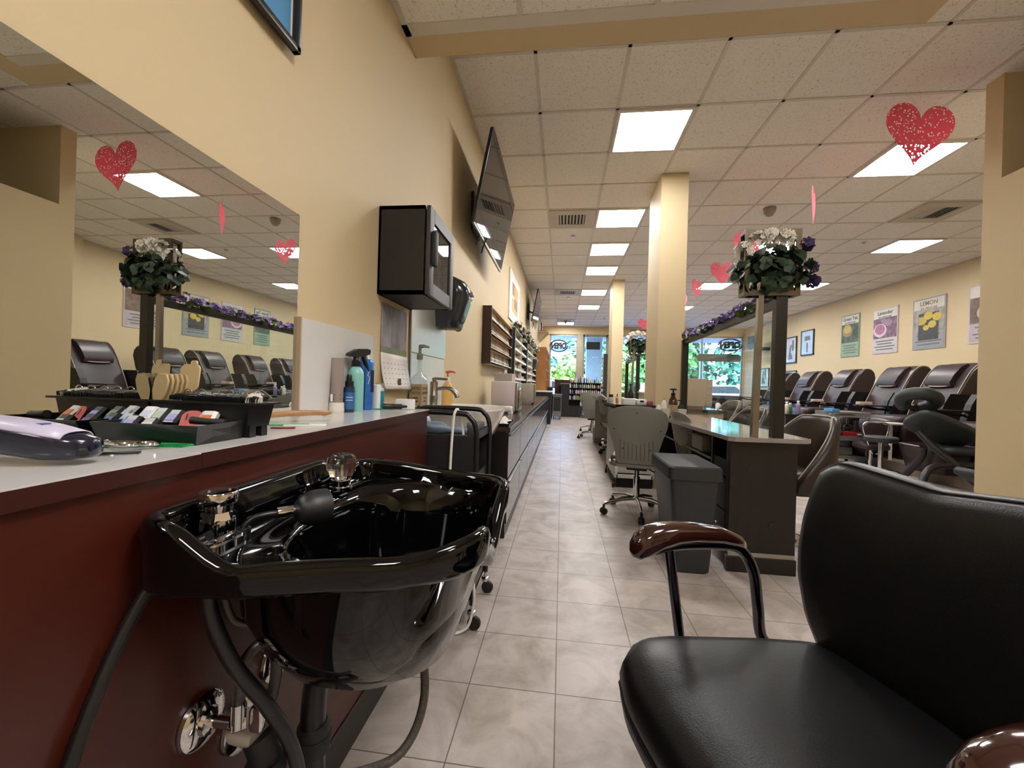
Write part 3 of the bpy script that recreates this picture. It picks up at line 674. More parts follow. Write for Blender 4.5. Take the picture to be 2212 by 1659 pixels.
for k, cc in enumerate(('#2d4f9a', '#c9a23c', '#e8e8ee')):
    b = B(); x = -.66-.03*k; b.box(x-.012, x+.012, .4385+.0*k, .4485, .9545+.0022*k, .9563+.0022*k, bev=.0006); b.build('printed_mark', M('mark_'+cc[1:], cc, .4), t, smooth=0)
# scissors
t = thing('scissors', 'chrome hair scissors lying open beside the clipper', 'scissors', (-.66, .55, Z0))
for k, (cx, cy_) in enumerate(((-.668, .558), (-.648, .573))):
    b = B(); b.tube([(cx+.016*math.cos(a), cy_+.010*math.sin(a), Z0+.007) for a in [2*PI*i/20 for i in range(20)]], .0026, 8, closed=True)
    b.tube([(cx-.015, cy_, Z0+.007), (cx-.05, cy_+.0, Z0+.007), (-.745, .566, Z0+.006)], [.003, .0028, .0008], 8); b.build('blade', chrome, t)
b = B(); b.lathe([(.005, .004), (.005, .011), (.001, .012)], (-.712, .563, Z0), 12); b.build('pivot_screw', chrome, t)
def comb(name, label, x, y, rz, L, W, col, cat='comb'):
    t = thing(name, label, cat, (x, y, Z0), rz)
    b = B(); b.box(0, L, 0, W*.4, 0, .004, bev=.0015)
    b.build('spine', M('comb_'+col[1:], col, .35), t, smooth=0, local=True)
    b = B(); n = int(L/.0035)
    for k in range(n): b.box(.002+k*.0035, .0035+k*.0035, W*.38, W, .0005, .003)
    b.build('teeth', M('comb_'+col[1:], col, .35), t, smooth=0, local=True)
comb('comb', 'bright green comb lying in front of the caddy', -.605, .617, PI+.13, .16, .028, '#1f8f4a')
comb('comb', 'thin black comb lying beside the scissors', -.655, .503, .55, .05, .01, '#161616')
comb('comb', 'green comb to the right of the caddy, by the ledge edge', -.70, .905, .45, .09, .02, '#2fa05c')
comb('comb', 'short dark red comb tucked right of the caddy legs', -.655, .855, .45, .05, .018, '#7d1d24')
comb('comb', 'long teal green comb under the black marker at the far end of the ledge', -.77, 1.50, .85, .2, .03, '#2f8f74')
b = B(); b.box(-.02, .075, -.02, .02, 0, .003, bev=.001, T=Matrix.Translation((-.655, .935, Z0)) @ Matrix.Rotation(.5, 4, 'Z')); tag(b.build('plastic_card', whitep), 'white plastic card under the wooden paddle brush', 'card')
# paddle brush
wood = M('beech_wood', '#a97c54', .4, var=.12, vscale=12, stretch=(1, 6, 6))
t = thing('paddle_brush', 'wooden paddle brush lying face down, handle with a hole toward the bottles', 'hair brush', (-.75, 1.0, Z0))
d = Vector((.72, .69, 0)).normalized(); s_ = Vector((-.69, .72, 0)).normalized(); o_ = Vector((-.775, .93, Z0+.014))
prof = [(-.055, .006), (-.05, .018), (-.03, .028), (.0, .032), (.035, .03), (.06, .022), (.085, .012), (.115, .010), (.15, .0125), (.175, .015), (.19, .013), (.197, .006)]
out = [(a, w_) for a, w_ in prof]+[(a, -w_) for a, w_ in reversed(prof)]
b = B(); b.pad([(p.x, p.y) for p in resample(out, 60)], [(.9, 0), (1, .003), (1, .008), (.9, .0125), (.4, .0145)], lambda a, c, z: o_+d*a+s_*c+Vector((0, 0, z+.004*math.sin(max(0, a)*9))))
b.build('wooden_body', wood, t, smooth=60)
b = B(); q = o_+d*.178; b.lathe([(.0052, .0), (.0052, .0165), (.0035, .0168)], q, 14); b.build('hanging_hole', whitep, t)
b = B()
for i in range(9):
    for j in range(5): p_ = o_+d*(-.035+i*.009)+s_*(-.018+j*.009); b.cyl(p_, p_-Vector((0, 0, .0138)), .0009, seg=5)
b.build('bristles', blackm, t)
# ------------------------------------------------------------------ bottles along the splash panel
def bottle(name, label, x, y, prof, mat, parts=(), cat='bottle', z=Z0, seg=24, sx=1, sy=1, rz=0, s=1.0, group=None):
    t = thing(name, label, cat, (x, y, z), rz, group)
    b = B(); b.lathe([(r*s, h*s) for r, h in prof], (0, 0, 0), seg, sx=sx, sy=sy); b.build('bottle_body', mat, t, local=True)
    for pn, pp_, pm in parts:
        b = B()
        if callable(pp_): pp_(b)
        else: b.lathe([(r*s, h*s) for r, h in pp_], (0, 0, 0), seg, sx=sx, sy=sy)
        b.build(pn, pm, t, local=True)
    return t
tube_m = M('taupe_tube', '#8d7e78', .35)
def tb(b):
    R = []
    for h, rx, ry in ((.035, .02, .02), (.06, .021, .019), (.1, .021, .014), (.15, .02, .007), (.175, .0195, .002), (.19, .0195, .0012)):
        R.append([(ry*math.cos(a), rx*math.sin(a), h) for a in [2*PI*k/24 for k in range(24)]])
    b.loft(R, 0, True, True)
bottle('cream_tube', 'taupe squeeze tube standing on its white cap, first in the bottle row', -.775, 1.335, [(.024, 0), (.0255, .004), (.0255, .014), (.0245, .016), (.0245, .034), (.022, .036)], offw, (('tube_body', tb, tube_m),
    ('label_print', lambda b: [b.box(.0165-.0*k, .0172, -.012, .012-.004*(k % 2), .062-.008*k, .0645-.008*k) for k in range(3)], M('print_dark', '#3a3234', .5)), ('barcode', lambda b: b.box(.017, .0185, -.021, -.014, .04, .065), whitep)), 'tube', rz=-1.0)
bottle('dropper_bottle', 'small navy blue bottle with black dropper cap in front of the mint spray', -.752, 1.375, [(.0185, 0), (.0195, .004), (.0195, .078), (.0185, .084), (.0185, .09), (.012, .093)], M('navy_bottle', '#1c3350', .25, var=.08), (('cap', [(.014, .092), (.0145, .094), (.0145, .11), (.009, .113), (.0085, .128), (.006, .135), (.001, .136)], blackp),
    ('label', [(.0198, .012), (.0199, .013), (.0199, .07), (.0198, .071)], M('blue_label', '#2f5f94', .4)), ('label_print', lambda b: [b.box(.0165, .0205, -.011, .011, .052-.010*k, .055-.010*k) for k in range(2)], M('print_pale', '#a9c1d8', .5))), rz=-1.0)
mint = M('mint_plastic', '#86c4ba', .28, var=.03)
def trig(b):
    b.lathe([(.0155, .165), (.0165, .167), (.0165, .186), (.014, .188), (.012, .192), (.012, .205)], (0, 0, 0), 20)
    b.prism([(-.045, .203), (-.02, .200), (.03, .204), (.062, .216), (.064, .232), (.045, .235), (.0, .231), (-.04, .212)], -.011, .011, u=(.25, .97, 0), v=(0, 0, 1), wv=(.97, -.25, 0))
    b.prism([(.028, .206), (.04, .206), (.052, .185), (.066, .152), (.061, .15), (.044, .178)], -.006, .006, u=(.25, .97, 0), v=(0, 0, 1), wv=(.97, -.25, 0))
bottle('spray_bottle', 'mint green spray bottle with a black trigger head', -.76, 1.435, [(.026, 0), (.028, .004), (.028, .135), (.026, .147), (.02, .157), (.0145, .163), (.0145, .17)], mint, (('trigger_head', trig, blackp),), 'spray bottle')
bluec = M('blue_can', '#2b6cb4', .28, .2, var=.25, vscale=30)
bottle('spray_can', 'tall blue spray can with white cap behind the mint spray bottle', -.768, 1.515, [(.034, 0), (.0355, .003), (.0355, .185), (.034, .19), (.026, .197)], bluec, (('cap', [(.018, .195), (.019, .198), (.019, .203), (.014, .209), (.014, .213), (.01, .222), (.001, .224)], whitep),
    ('label_print', lambda b: (b.box(.030, .0358, -.013, -.011, .005, .185), b.box(.0285, .0345, .012, .024, .07, .155)), M('can_dark', '#10203c', .35)), ('white_swirl', lambda b: b.tube([(.0362, .0, .10), (.036, .006, .125), (.0362, -.002, .135), (.036, .004, .15)], .0012, 6, sm=4), whitep)), 'spray can', rz=-.7)
bottle('hand_mist', 'small teal bottle with clear dome cap near the calendar', -.75, 1.615, [(.0185, 0), (.02, .003), (.02, .07), (.019, .073)], M('teal_bottle', '#1f7f93', .3), (('shoulder', [(.0185, .072), (.0185, .08), (.01, .086), (.009, .096)], whitep), ('clear_cap', [(.019, .074), (.019, .104), (.0185, .105), (.001, .1055)], clearp), ('barcode', lambda b: b.box(.0135, .0203, -.016, -.010, .008, .042), whitep)), rz=-.9)
b = B(); b.box(-.775, -.73, 1.555, 1.585, Z0, Z0+.10, bev=.003); tag(b.build('white_carton', whitep, smooth=0), 'slim white carton between the blue can and the teal bottle', 'carton')
b = B(); b.box(-.675, -.605, 1.60, 1.645, Z0, Z0+.042, bev=.004); tag(b.build('tissue_packet', whitep), 'white tissue packet on the far corner of the ledge', 'packet')
t = thing('marker_pen', 'fat black marker lying on the teal comb', 'marker', (-.665, 1.56, Z0+.004)); d = Vector((.9, .44, 0)).normalized()
T = Matrix.Translation((-.70, 1.535, Z0+.0145)) @ d.to_track_quat('Z', 'Y').to_matrix().to_4x4()
b = B(); b.lathe([(.007, 0), (.0105, .002), (.0105, .045), (.009, .047), (.009, .052)], seg=18, T=T); b.build('barrel', blackp, t)
b = B(); b.lathe([(.0102, .05), (.0102, .072), (.006, .078), (.0045, .095), (.001, .096)], seg=18, T=T); b.build('cap', blackm, t)
# ================================================================== on the left wall
# framed picture above the mirror
t = thing('framed_picture', 'black framed picture with a blue mat, hung high above the mirror', 'picture', (WL, .82, 1.96))
b = B()
for a in ((.54, 1.096, 1.955, 1.975), (.54, 1.096, 2.6, 2.62), (.54, .56, 1.955, 2.62), (1.076, 1.096, 1.955, 2.62)): b.box(WL+.012, WL+.034, a[0], a[1], a[2], a[3], bev=.003)
b.build('frame', blackp, t)
b = B(); b.box(WL+.012, WL+.018, .556, 1.08, 1.97, 2.605); b.build('mat_border', M('white_card', '#e4e2de', .5), t, smooth=0)
b = B(); b.box(WL+.014, WL+.0195, .57, 1.066, 1.984, 2.59); b.build('blue_mat', M('blue_card', '#4a8cba', .5), t, smooth=0)
b = B(); b.box(WL+.016, WL+.021, .66, 1.03, 2.06, 2.53); b.build('print', M('photo_print', '#8c7f86', .4, var=.5, vscale=9), t, smooth=0)
# towel cabinet
t = thing('towel_cabinet', 'black wall mounted towel warmer cabinet with a glass door', 'cabinet', (-.7, 1.87, 1.397))
cab = M('cabinet_black', '#1a1716', .5, var=.1); cabd = M('door_charcoal', '#383433', .5, var=.06)
x0, x1, y0, y1, z0, z1 = WL+.001, -.603, 1.688, 2.066, 1.397, 1.778; th = .016
b = B(); b.box(x0, x1, y0, y0+th, z0, z1); b.box(x0, x1, y1-th, y1, z0, z1); b.box(x0, x1, y0, y1, z0, z0+th); b.box(x0, x1, y0, y1, z1-th, z1); b.box(x0, x0+.01, y0, y1, z0, z1)
b.build('shell', cab, t, smooth=0)
b = B(); X0, X1 = -.596, -.577; f = .058
b.box(X0, X1, y0, y0+f, z0, z1, bev=.003); b.box(X0, X1, y1-f, y1, z0, z1, bev=.003); b.box(X0, X1, y0+f, y1-f, z0, z0+f); b.box(X0, X1, y0+f, y1-f, z1-f, z1)
dr = b.build('door', cabd, t, smooth=30)
b = B(); b.box(-.588, -.584, y0+f, y1-f, z0+f, z1-f); b.build('door_glass', glass('cabinet_glass', '#b9b6b4'), dr, smooth=0)
b = B(); b.box(-.577, -.553, y0+.008, y0+.05, z0+.125, z0+.275, bev=.008); b.build('door_handle', blackm, dr)
twl = M('white_towel', '#d9d4cc', .9, var=.05, bump=.5, bscale=120)
tw0 = None
for i in range(5):
    for j in range(2):
        loc = (-.69, 1.80+.13*j, z0+th+.03+i*.052)
        if tw0 is None:
            b = B(); b.lathe([(.001, -.085), (.018, -.084), (.026, -.078), (.027, 0), (.026, .078), (.018, .084), (.001, .085)], seg=16, T=Matrix.Rotation(PI/2, 4, 'Y'))
            tw0 = b.build('rolled_towel', twl, local=True); tw0.location = loc; tag(tw0, '', 'towel', 'rolled towels in the black wall cabinet')
        else:
            c = tw0.copy(); COL.objects.link(c); c.location = loc
        (tw0 if i+j == 0 else c)['label'] = 'white rolled towel behind the cabinet glass, %s layer from the bottom' % ['first', 'second', 'third', 'fourth', 'fifth'][i]
# paper towel dispensers
smoke = M('smoked_plastic', '#2b3136', .16, var=.15, coat=.4)
def dispenser(y, label, z=1.37):
    t = thing('paper_towel_dispenser', label, 'dispenser', (WL, y, z))
    b = B(); R = []
    prof = [(.0, .13), (.05, .165), (.10, .18), (.15, .195), (.20, .21), (.25, .205), (.29, .18), (.32, .12), (.335, .06)]
    for zz, dx in prof:
        R.append([(dx*(1-abs(c)**4)**.25 if abs(c) < 1 else 0, (.085+.032*min(1, zz/.16))*c, zz) for c in [math.cos(PI*k/18) for k in range(19)]])
    b.loft(R, 0, True, True); b.build('cover', smoke, t, smooth=50, local=True)
    b = B(); b.box(.0, .15, -.085, .085, -.005, .09, bev=.03); o = b.build('bottom_housing', blackp, t, local=True)
    b = B(); b.lathe([(.03, 0), (.03, .01), (.012, .014), (.012, .03), (.022, .034), (.022, .05), (.001, .052)], seg=18, T=Matrix.Translation((.09, .155, .03)) @ Matrix.Rotation(PI/2, 4, 'X')); b.build('feed_knob', blackp, o, local=True)
    b = B(); b.sell((.215, 0, .22), (.012, .028, .014), nu=16, nv=8); b.build('badge', M('badge_grey', '#8c9298', .3), t, local=True)
    return t
dispenser(2.59, 'smoked black paper towel dispenser right of the towel cabinet')
dispenser(9.9, 'small far paper towel dispenser past the polish racks')
# calendar
t = thing('wall_calendar', 'wall calendar with a mottled stone photo and a curling white page', 'calendar', (WL, 1.89, .985))
b = B(); b.box(WL+.001, WL+.004, 1.735, 2.035, 1.172, 1.372); b.build('photo_page', M('stone_photo', '#7e7476', .5, var=.55, vscale=22, stretch=(1, 1, .35)), t, smooth=0)
b = B(); b.box(WL+.001, WL+.0045, 1.735, 2.035, 1.145, 1.176); b.build('green_band', M('olive_print', '#70764f', .5, var=.2), t, smooth=0)
b = B(); R = []
for k in range(9):
    z = 1.148-.165*k/8; dx = .004+.028*(k/8)**2; R.append([(WL+dx, 1.735, z), (WL+dx+.006*(k/8), 2.05, z-.004)])
b.loft(R, 0, closed=False); o = b.build('month_page', M('paper_white', '#dedad2', .7), t, smooth=180); md = o.modifiers.new('th', 'SOLIDIFY'); md.thickness = .0008
b = B()
for i in range(1, 6):
    for j in range(7):
        z = 1.148-.025-.0235*i; k = (1.148-z)/.165*8/8; dx = .004+.028*k*k+.0016+.006*k*(j/7); b.box(WL+dx, WL+dx+.0004, 1.76+.04*j, 1.766+.04*j, z, z+.004)
b.box(WL+.0285, WL+.0298, 1.88, 1.915, 1.0, 1.032)
b.build('date_print', M('print_dark', '#3a3234', .5), t, smooth=0)
# mirror and splash panel over the hand sink
t = thing('small_wall_mirror', 'small frameless mirror above the hand sink, below the dispenser', 'mirror', (WL, 2.42, 1.178))
b = B(); b.box(WL+.0015, WL+.006, 2.09, 2.735, 1.178, 1.62); b.build('glass', M('mirror_pale', '#cdccc2', .3, .45, var=0), t, smooth=0)
b = B(); b.box(WL+.0015, WL+.012, 2.075, 2.09, 1.0, 1.62); b.build('edge_strip', steel, t, smooth=0)
b = B(); b.box(WL+.0015, WL+.01, 2.09, 2.70, .86, 1.172); tag(b.build('splash_panel', marble, smooth=0), 'pale splash panel behind the soap bottles at the hand sink', 'panel')
# televisions on tilting arms
scr = M('tv_screen', '#0c0d0f', .035, var=.02)
def tv(y, label):
    t = thing('television', label, 'television', (WL, y, 2.55), 0, 'televisions on the left wall')
    e = Vector((.122, 0, .672)).normalized(); u = Vector((0, 1, 0)); wv = e.cross(u); o = Vector((-.665-WL, 0, -.368))   # bottom near corner frame
    if wv.x < 0: wv = -wv
    W, H = 1.31, .70
    def bx(b, a0, a1, c0, c1, d0, d1, bev=0):
        T = Matrix(((u.x, e.x, wv.x, o.x), (u.y, e.y, wv.y, o.y), (u.z, e.z, wv.z, o.z), (0, 0, 0, 1)))
        b.box(a0, a1, c0, c1, d0, d1, bev=bev, T=T)
    b = B(); bx(b, 0, W, 0, H, -.028, -.002, .006); b.build('case', blackp, t, local=True)
    b = B(); bx(b, .012, W-.012, .02, H-.012, -.003, 0); b.build('screen', scr, t, smooth=0, local=True)
    b = B(); bx(b, 0, W, -.002, .006, -.012, .001); b.build('bezel_trim', steel, t, smooth=0, local=True); b = B(); bx(b, 0, W, H-.005, H, -.012, .0005); b.build('bezel_trim', steel, t, smooth=0, local=True)
    b = B(); bx(b, W*.3, W*.7, .06, H*.55, -.07, -.026, .01); b.build('rear_housing', blackm, t, local=True)
    b = B(); b.box(0, .02, .5, .8, -.22, .1); b.cyl((.01, .62, -.05), (.16, .62, -.1), .018); b.build('wall_bracket', blackm, t, local=True)
    b = B(); b.tube([(.14, .25, -.33), (.12, .25, -.40), (.11, .255, -.44)], .006, 8); b.tube([(.16, .4, -.34), (.13, .4, -.42), (.12, .41, -.46)], .006, 8); b.build('hanging_cable', blackm, t, local=True)
    return t
T1 = tv(2.9, 'large black television tilted on the left wall, nearer one')
dup(T1, (WL, 8.6, 2.72), 'smaller looking far black television tilted on the left wall')
b = B(); b.tube([(WL+.01, 8.9, 2.25), (WL+.012, 8.9, 1.95), (WL+.01, 8.92, 1.9)], .006, 6); b.box(WL+.0015, WL+.012, 8.87, 8.93, 1.92, 2.25); tag(b.build('cable_cover', whitep), 'white cable cover strip below the far television', 'cable cover')
# poster
t = thing('framed_poster', 'white framed poster with two orange panels above the polish racks', 'poster', (WL, 6.53, 2.0))
b = B(); b.box(WL+.0015, WL+.02, 5.88, 7.2, 1.99, 2.72); b.build('frame', whitep, t, smooth=0)
org = M('orange_print', '#d99a26', .5, var=.1)
b = B(); b.box(WL+.02, WL+.022, 6.16, 6.92, 2.14, 2.34); b.box(WL+.02, WL+.022, 6.16, 6.92, 2.38, 2.58); b.build('orange_panels', org, t, smooth=0)
b = B(); b.box(WL+.022, WL+.0235, 6.2, 6.42, 2.4, 2.57); b.box(WL+.022, WL+.0235, 6.42, 6.86, 2.22, 2.38); b.build('figure_print', M('figure_print', '#7d5a4a', .5, var=.5, vscale=14), t, smooth=0)
# polish racks
rackd = M('rack_dark_wood', '#2f1813', .4, var=.15)
def polish(col, rcap=None):
    rcap = rcap or M('cap_'+col[1:], col, .4)
    b = B(); b.lathe([(.013, 0), (.0145, .003), (.0145, .03), (.012, .037), (.007, .04)], seg=10); b.lathe([(.0075, .04), (.0085, .042), (.007, .075), (.001, .077)], seg=8, mat=1)
    return b.build('polish_bottle', [M('polish_'+col[1:], col, .2, coat=.5), rcap], local=True)
t = thing('polish_rack', 'wooden polish display rack with dark side, first on the left wall', 'rack', (WL, 4.9, 1.21))
r0, r1, rz0, rz1, xd = 4.02, 5.72, 1.218, 1.80, WL+.095
for a in (r0, r1-.02): b = B(); b.box(WL+.0015, xd, a, a+.02, rz0, rz1); b.build('side', rackd, t, smooth=0)
b = B(); b.box(WL+.0015, WL+.01, r0+.02, r1-.02, rz0, rz1); b.box(WL+.0015, xd, r0+.02, r1-.02, rz1-.015, rz1); b.build('back_board', palew, t, smooth=0)
for k in range(4):
    z = rz0+.005+.143*k; b = B(); b.box(WL+.0015, xd, r0+.02, r1-.02, z, z+.012); b.box(xd-.008, xd, r0+.02, r1-.02, z, z+.024); b.build('shelf', [whitep, palew, palew, palew][k], t, smooth=0)
pb = {}
NP = 0
def put(col, loc, label, group):
    global NP
    NP += 1
    if col not in pb: pb[col] = polish(col); o = pb[col]
    else: o = pb[col].copy(); COL.objects.link(o)
    o.location = loc; tag(o, label, 'nail polish', group); return o
rng = random.Random(3)
tones = ['#a79c84', '#8f8a78', '#b5aa92', '#9a917f', '#c2b8a3', '#7f7a6b']
NM = ['bottom', 'second', 'third', 'top']
for k in range(4):
    for i in range(26): put(rng.choice(tones), (WL+.05, r0+.06+.0625*i, rz0+.0175+.143*k), 'pale sample bottle on the %s shelf of the wooden polish rack' % NM[k], 'sample bottles on the %s shelf of the wooden rack' % NM[k]).scale = (1.1, 1.1, 1.5)
pinks = ['#c98f93', '#b86f78', '#d9b4ad', '#a35660', '#d6c6bb', '#8e3f4c', '#e2d4cc', '#b39aa6']
def rack2(y0, y1, label, gname):
    t = thing('polish_rack', label, 'rack', (WL, (y0+y1)/2, .95)); z0, z1 = .93, 1.86; ym = (y0+y1)/2
    for a in (y0, y1-.03): b = B(); b.box(WL+.0015, WL+.1, a, a+.03, z0, z1); b.build('side', blackm, t, smooth=0)
    b = B(); b.box(WL+.0015, WL+.008, y0+.03, y1-.03, z0, z1); b.box(WL+.0015, WL+.1, ym-.012, ym+.012, z0, z1); b.box(WL+.0015, WL+.105, y0+.03, y1-.03, z1-.02, z1); b.box(WL+.098, WL+.105, y0+.03, y0+.05, z0, z1); b.build('back_board', M('rack_cream', '#b8b09c', .5), t, smooth=0)
    sh = M('rack_white_lip', '#dfe0d6', .3)
    for k in range(6):
        z = z0+.152*k
        for a, c in ((y0+.03, ym-.012), (ym+.012, y1-.03)):
            b = B(); b.box(WL+.0015, WL+.095, a, c, z, z+.01); b.box(WL+.09, WL+.097, a, c, z, z+.034); b.build('shelf', sh, t, smooth=0)
    for k in range(6):
        nb = 16 if y0 < 7 else 14
        for i in range(nb):
            y = y0+.07+(y1-y0-.14)*i/(nb-1)
            if abs(y-ym) < .03: continue
            put(rng.choice(pinks), (WL+.05, y, z0+.0105+.152*k), 'nail polish bottle on the %s shelf of the %s' % (['lowest', 'second', 'third', 'fourth', 'fifth', 'top'][k], gname), 'polish bottles on the %s shelf of the %s' % (['lowest', 'second', 'third', 'fourth', 'fifth', 'top'][k], gname))
    return t
rack2(6.0, 8.1, 'black sided polish rack with white shelf lips, next to the wooden rack', 'nearer black rack')
rack2(8.2, 11.1, 'farther polish rack with white shelf lips, below the end of the garland', 'farther black rack')
# garland along the top of the racks
def leafblob(b, c, r, n, size, rng, mat=0, flat=(1, 1, 1)):
    for _ in range(n):
        d = Vector((rng.gauss(0, 1), rng.gauss(0, 1), rng.gauss(0, 1)))
        d = d.normalized()*r*rng.uniform(.55, 1); p = Vector(c)+Vector((d.x*flat[0], d.y*flat[1], d.z*flat[2]))
        nr = (d.normalized()+Vector((rng.uniform(-.6, .6), rng.uniform(-.6, .6), rng.uniform(-.2, .9)))).normalized()
        disc_leaf(b, p, nr, size*rng.uniform(.7, 1.25), rng, mat)
def disc_leaf(b, p, nr, s, rng, mat=0, k=9, cup=.25, notch=True):
    u = nr.orthogonal().normalized(); q = rng.uniform(0, 2*PI); v = nr.cross(u); u, v = u*math.cos(q)+v*math.sin(q), v*math.cos(q)-u*math.sin(q)
    c = b.v(p-nr*s*cup*.4); ring = []
    for i in range(k):
        a = 2*PI*i/k; rr = s*(.88+.14*math.cos(a*4)) if not notch or i else s*.35
        ring.append(b.v(p+u*rr*math.cos(a)+v*rr*math.sin(a)+nr*s*cup*(.5+.5*math.sin(3*a))*.5))
    for i in range(k): b.f((c, ring[i], ring[(i+1) % k]), mat)
def blossom(b, p, nr, s, rng, mat=0):
    u = nr.orthogonal().normalized(); v = nr.cross(u); q = rng.uniform(0, 6)
    c = b.v(p)
    for i in range(5):
        a = q+2*PI*i/5; da = .55; d0 = u*math.cos(a-da)+v*math.sin(a-da); d1 = u*math.cos(a)+v*math.sin(a); d2 = u*math.cos(a+da)+v*math.sin(a+da)
        b.f((c, b.v(p+d0*s*.75+nr*s*.25), b.v(p+d1*s+nr*s*.35), b.v(p+d2*s*.75+nr*s*.25)), mat)
def garland(p0, p1, label, n, petal, rad=.05, lw=.03, bl=.02, dens=6, name='flower_garland'):
    rng = random.Random(hash(name+label) % 1000 if False else int(sum(map(ord, label))))
    t = thing(name, label, 'garland', p0); P0, P1 = Vector(p0), Vector(p1)
    b = B(); b.tube([P0.lerp(P1, k/6)+Vector((0, 0, .01*math.sin(k*2))) for k in range(7)], .004, 6); b.build('vine', leafm, t)
    b = B(); c = B(); e = B()
    for i in range(n):
        p = P0.lerp(P1, (i+.5)/n)+Vector((rng.uniform(-.5, .5)*rad, rng.uniform(-.5, .5)*rad, rng.uniform(-.2, .5)*rad))
        if i % 3 == 0: leafblob(b, p, rad*.8, dens, lw, rng)
        else:
            for _ in range(dens):
                d = Vector((rng.gauss(0, 1), rng.gauss(0, 1), abs(rng.gauss(0, 1))*.8)).normalized(); blossom(c, p+d*rad*rng.uniform(.3, 1), d, bl*rng.uniform(.7, 1.3), rng)
    b.build('leaves', leafl if petal is petalp else leafm, t, smooth=0); c.build('blossoms', petal, t, smooth=0); e.bm.free()
    return t
garland((WL+.115, 6.0, 1.90), (WL+.115, 11.1, 1.92), 'garland of green leaves and cream flowers along the top of the polish racks', 60, M('petal_cream', '#c9bca4', .6, var=.15), .075, .045, .035, 7)
# outlet with plug
t = thing('wall_outlet', 'white wall outlet with a plug and cable under the wooden rack', 'outlet', (WL, 5.3, 1.08))
b = B(); b.box(WL+.0015, WL+.008, 5.22, 5.38, 1.05, 1.17, bev=.002); b.build('plate', whitep, t, smooth=0)
b = B(); b.box(WL+.008, WL+.05, 5.26, 5.34, 1.09, 1.14, bev=.006); b.build('plug', whitep, t)
b = B(); b.tube([(WL+.045, 5.34, 1.10), (WL+.12, 5.36, 1.06), (-.64, 5.2, .98), (-.60, 4.6, .86), (-.56, 4.35, .80), (-.52, 4.25, .775)], .005, 8, sm=8); b.build('cable', whitep, t)
# far end of the wall: oak shelving unit, bracket shelf
t = thing('oak_shelving', 'tall oak shelving unit near the window at the end of the polish wall', 'shelving', (-.65, 12.2, 0))
b = B(); b.box(WL+.0015, -.45, 11.2, 11.24, 0, 2.05); b.box(WL+.0015, -.45, 13.86, 13.9, 0, 2.05); b.box(WL+.0015, -.45, 11.24, 13.86, 2.0, 2.05); b.box(WL+.0015, WL+.02, 11.24, 13.86, 0, 2.0); b.build('carcass', oak, t, smooth=0)
for z in (.08, .45, .82, 1.15, 1.45, 1.75): b = B(); b.box(WL+.02, -.46, 11.24, 13.86, z, z+.025); b.build('shelf', oak, t, smooth=0)
for y in (11.65, 12.4, 13.15): b = B(); b.box(WL+.02, -.455, y-.012, y+.012, .08, 2.0); b.build('upright', oak, t, smooth=0)
rng = random.Random(5)
for k, z in enumerate((.845, 1.175, 1.475, 1.775)):
    for i in range(8):
        put(rng.choice(['#d8d3cc', '#b4c7c9', '#c9a3a0', '#e6e2da']), (-.52, 11.35+.33*i, z+.001), 'small bottle on the oak shelving, %s filled shelf from below' % ['first', 'second', 'third', 'fourth'][k], 'bottles on the oak shelving')
t = thing('bracket_shelf', 'cream bracket shelf high on the left wall near the window', 'shelf', (WL, 13.6, 2.6))
b = B(); b.box(WL+.0015, -.48, 13.2, 14.0, 2.72, 2.76); b.build('board', wallm, t, smooth=0)
for y in (13.3, 13.9): b = B(); b.prism([(0, 0), (.3, 0), (0, -.3)], -.02, .02, o=(WL, y, 2.72), u=(1, 0, 0), v=(0, 0, 1), wv=(0, 1, 0)); b.build('bracket', wallm, t, smooth=0)
b = B(); b.box(WL+.03, -.55, 13.4, 13.75, 2.76, 2.8); b.box(WL+.06, WL+.1, 13.4, 13.75, 2.8, 3.05); tag(b.build('black_radio', blackp, smooth=0), 'black device standing on the high bracket shelf', 'device')

# ================================================================== drawer counter along the left wall
t = thing('drawer_counter', 'long dark drawer counter running along the left wall', 'counter', (-.57, 6.9, 0))
cy0, cy1, cxf, cz = 2.66, 10.55, -.338, .735
b = B(); b.box(WL+.0015, cxf-.02, cy0+.01, cy1, .0, cz-.03); b.build('body', dark, t, smooth=0)
b = B(); b.box(WL+.0015, cxf+.01, cy0, cy1, cz-.03, cz, bev=.002); b.build('worktop', M('counter_dark_top', '#3a2c28', .18, var=.2, vscale=4, stretch=(4, .4, 1)), t, smooth=0)
dface = M('drawer_front', '#2b2224', .16, var=.15, vscale=4, stretch=(1, .3, 2))
w_ = (cy1-cy0)/10
for k in range(10):
    y = cy0+w_*k
    for z0_, z1_ in ((.10, .385), (.40, .695)):
        b = B(); b.box(cxf-.02, cxf, y+.006, y+w_-.006, z0_, z1_); d_ = b.build('drawer', dface, t, smooth=0)
        b = B(); b.box(cxf-.002, cxf+.014, y+.02, y+w_-.02, z1_-.022, z1_-.004, bev=.002); b.build('pull_strip', steel, d_, smooth=0)
b = B(); b.box(WL+.05, cxf-.012, cy0+.012, cy1, 0, .1); b.build('plinth', dark, t, smooth=0)
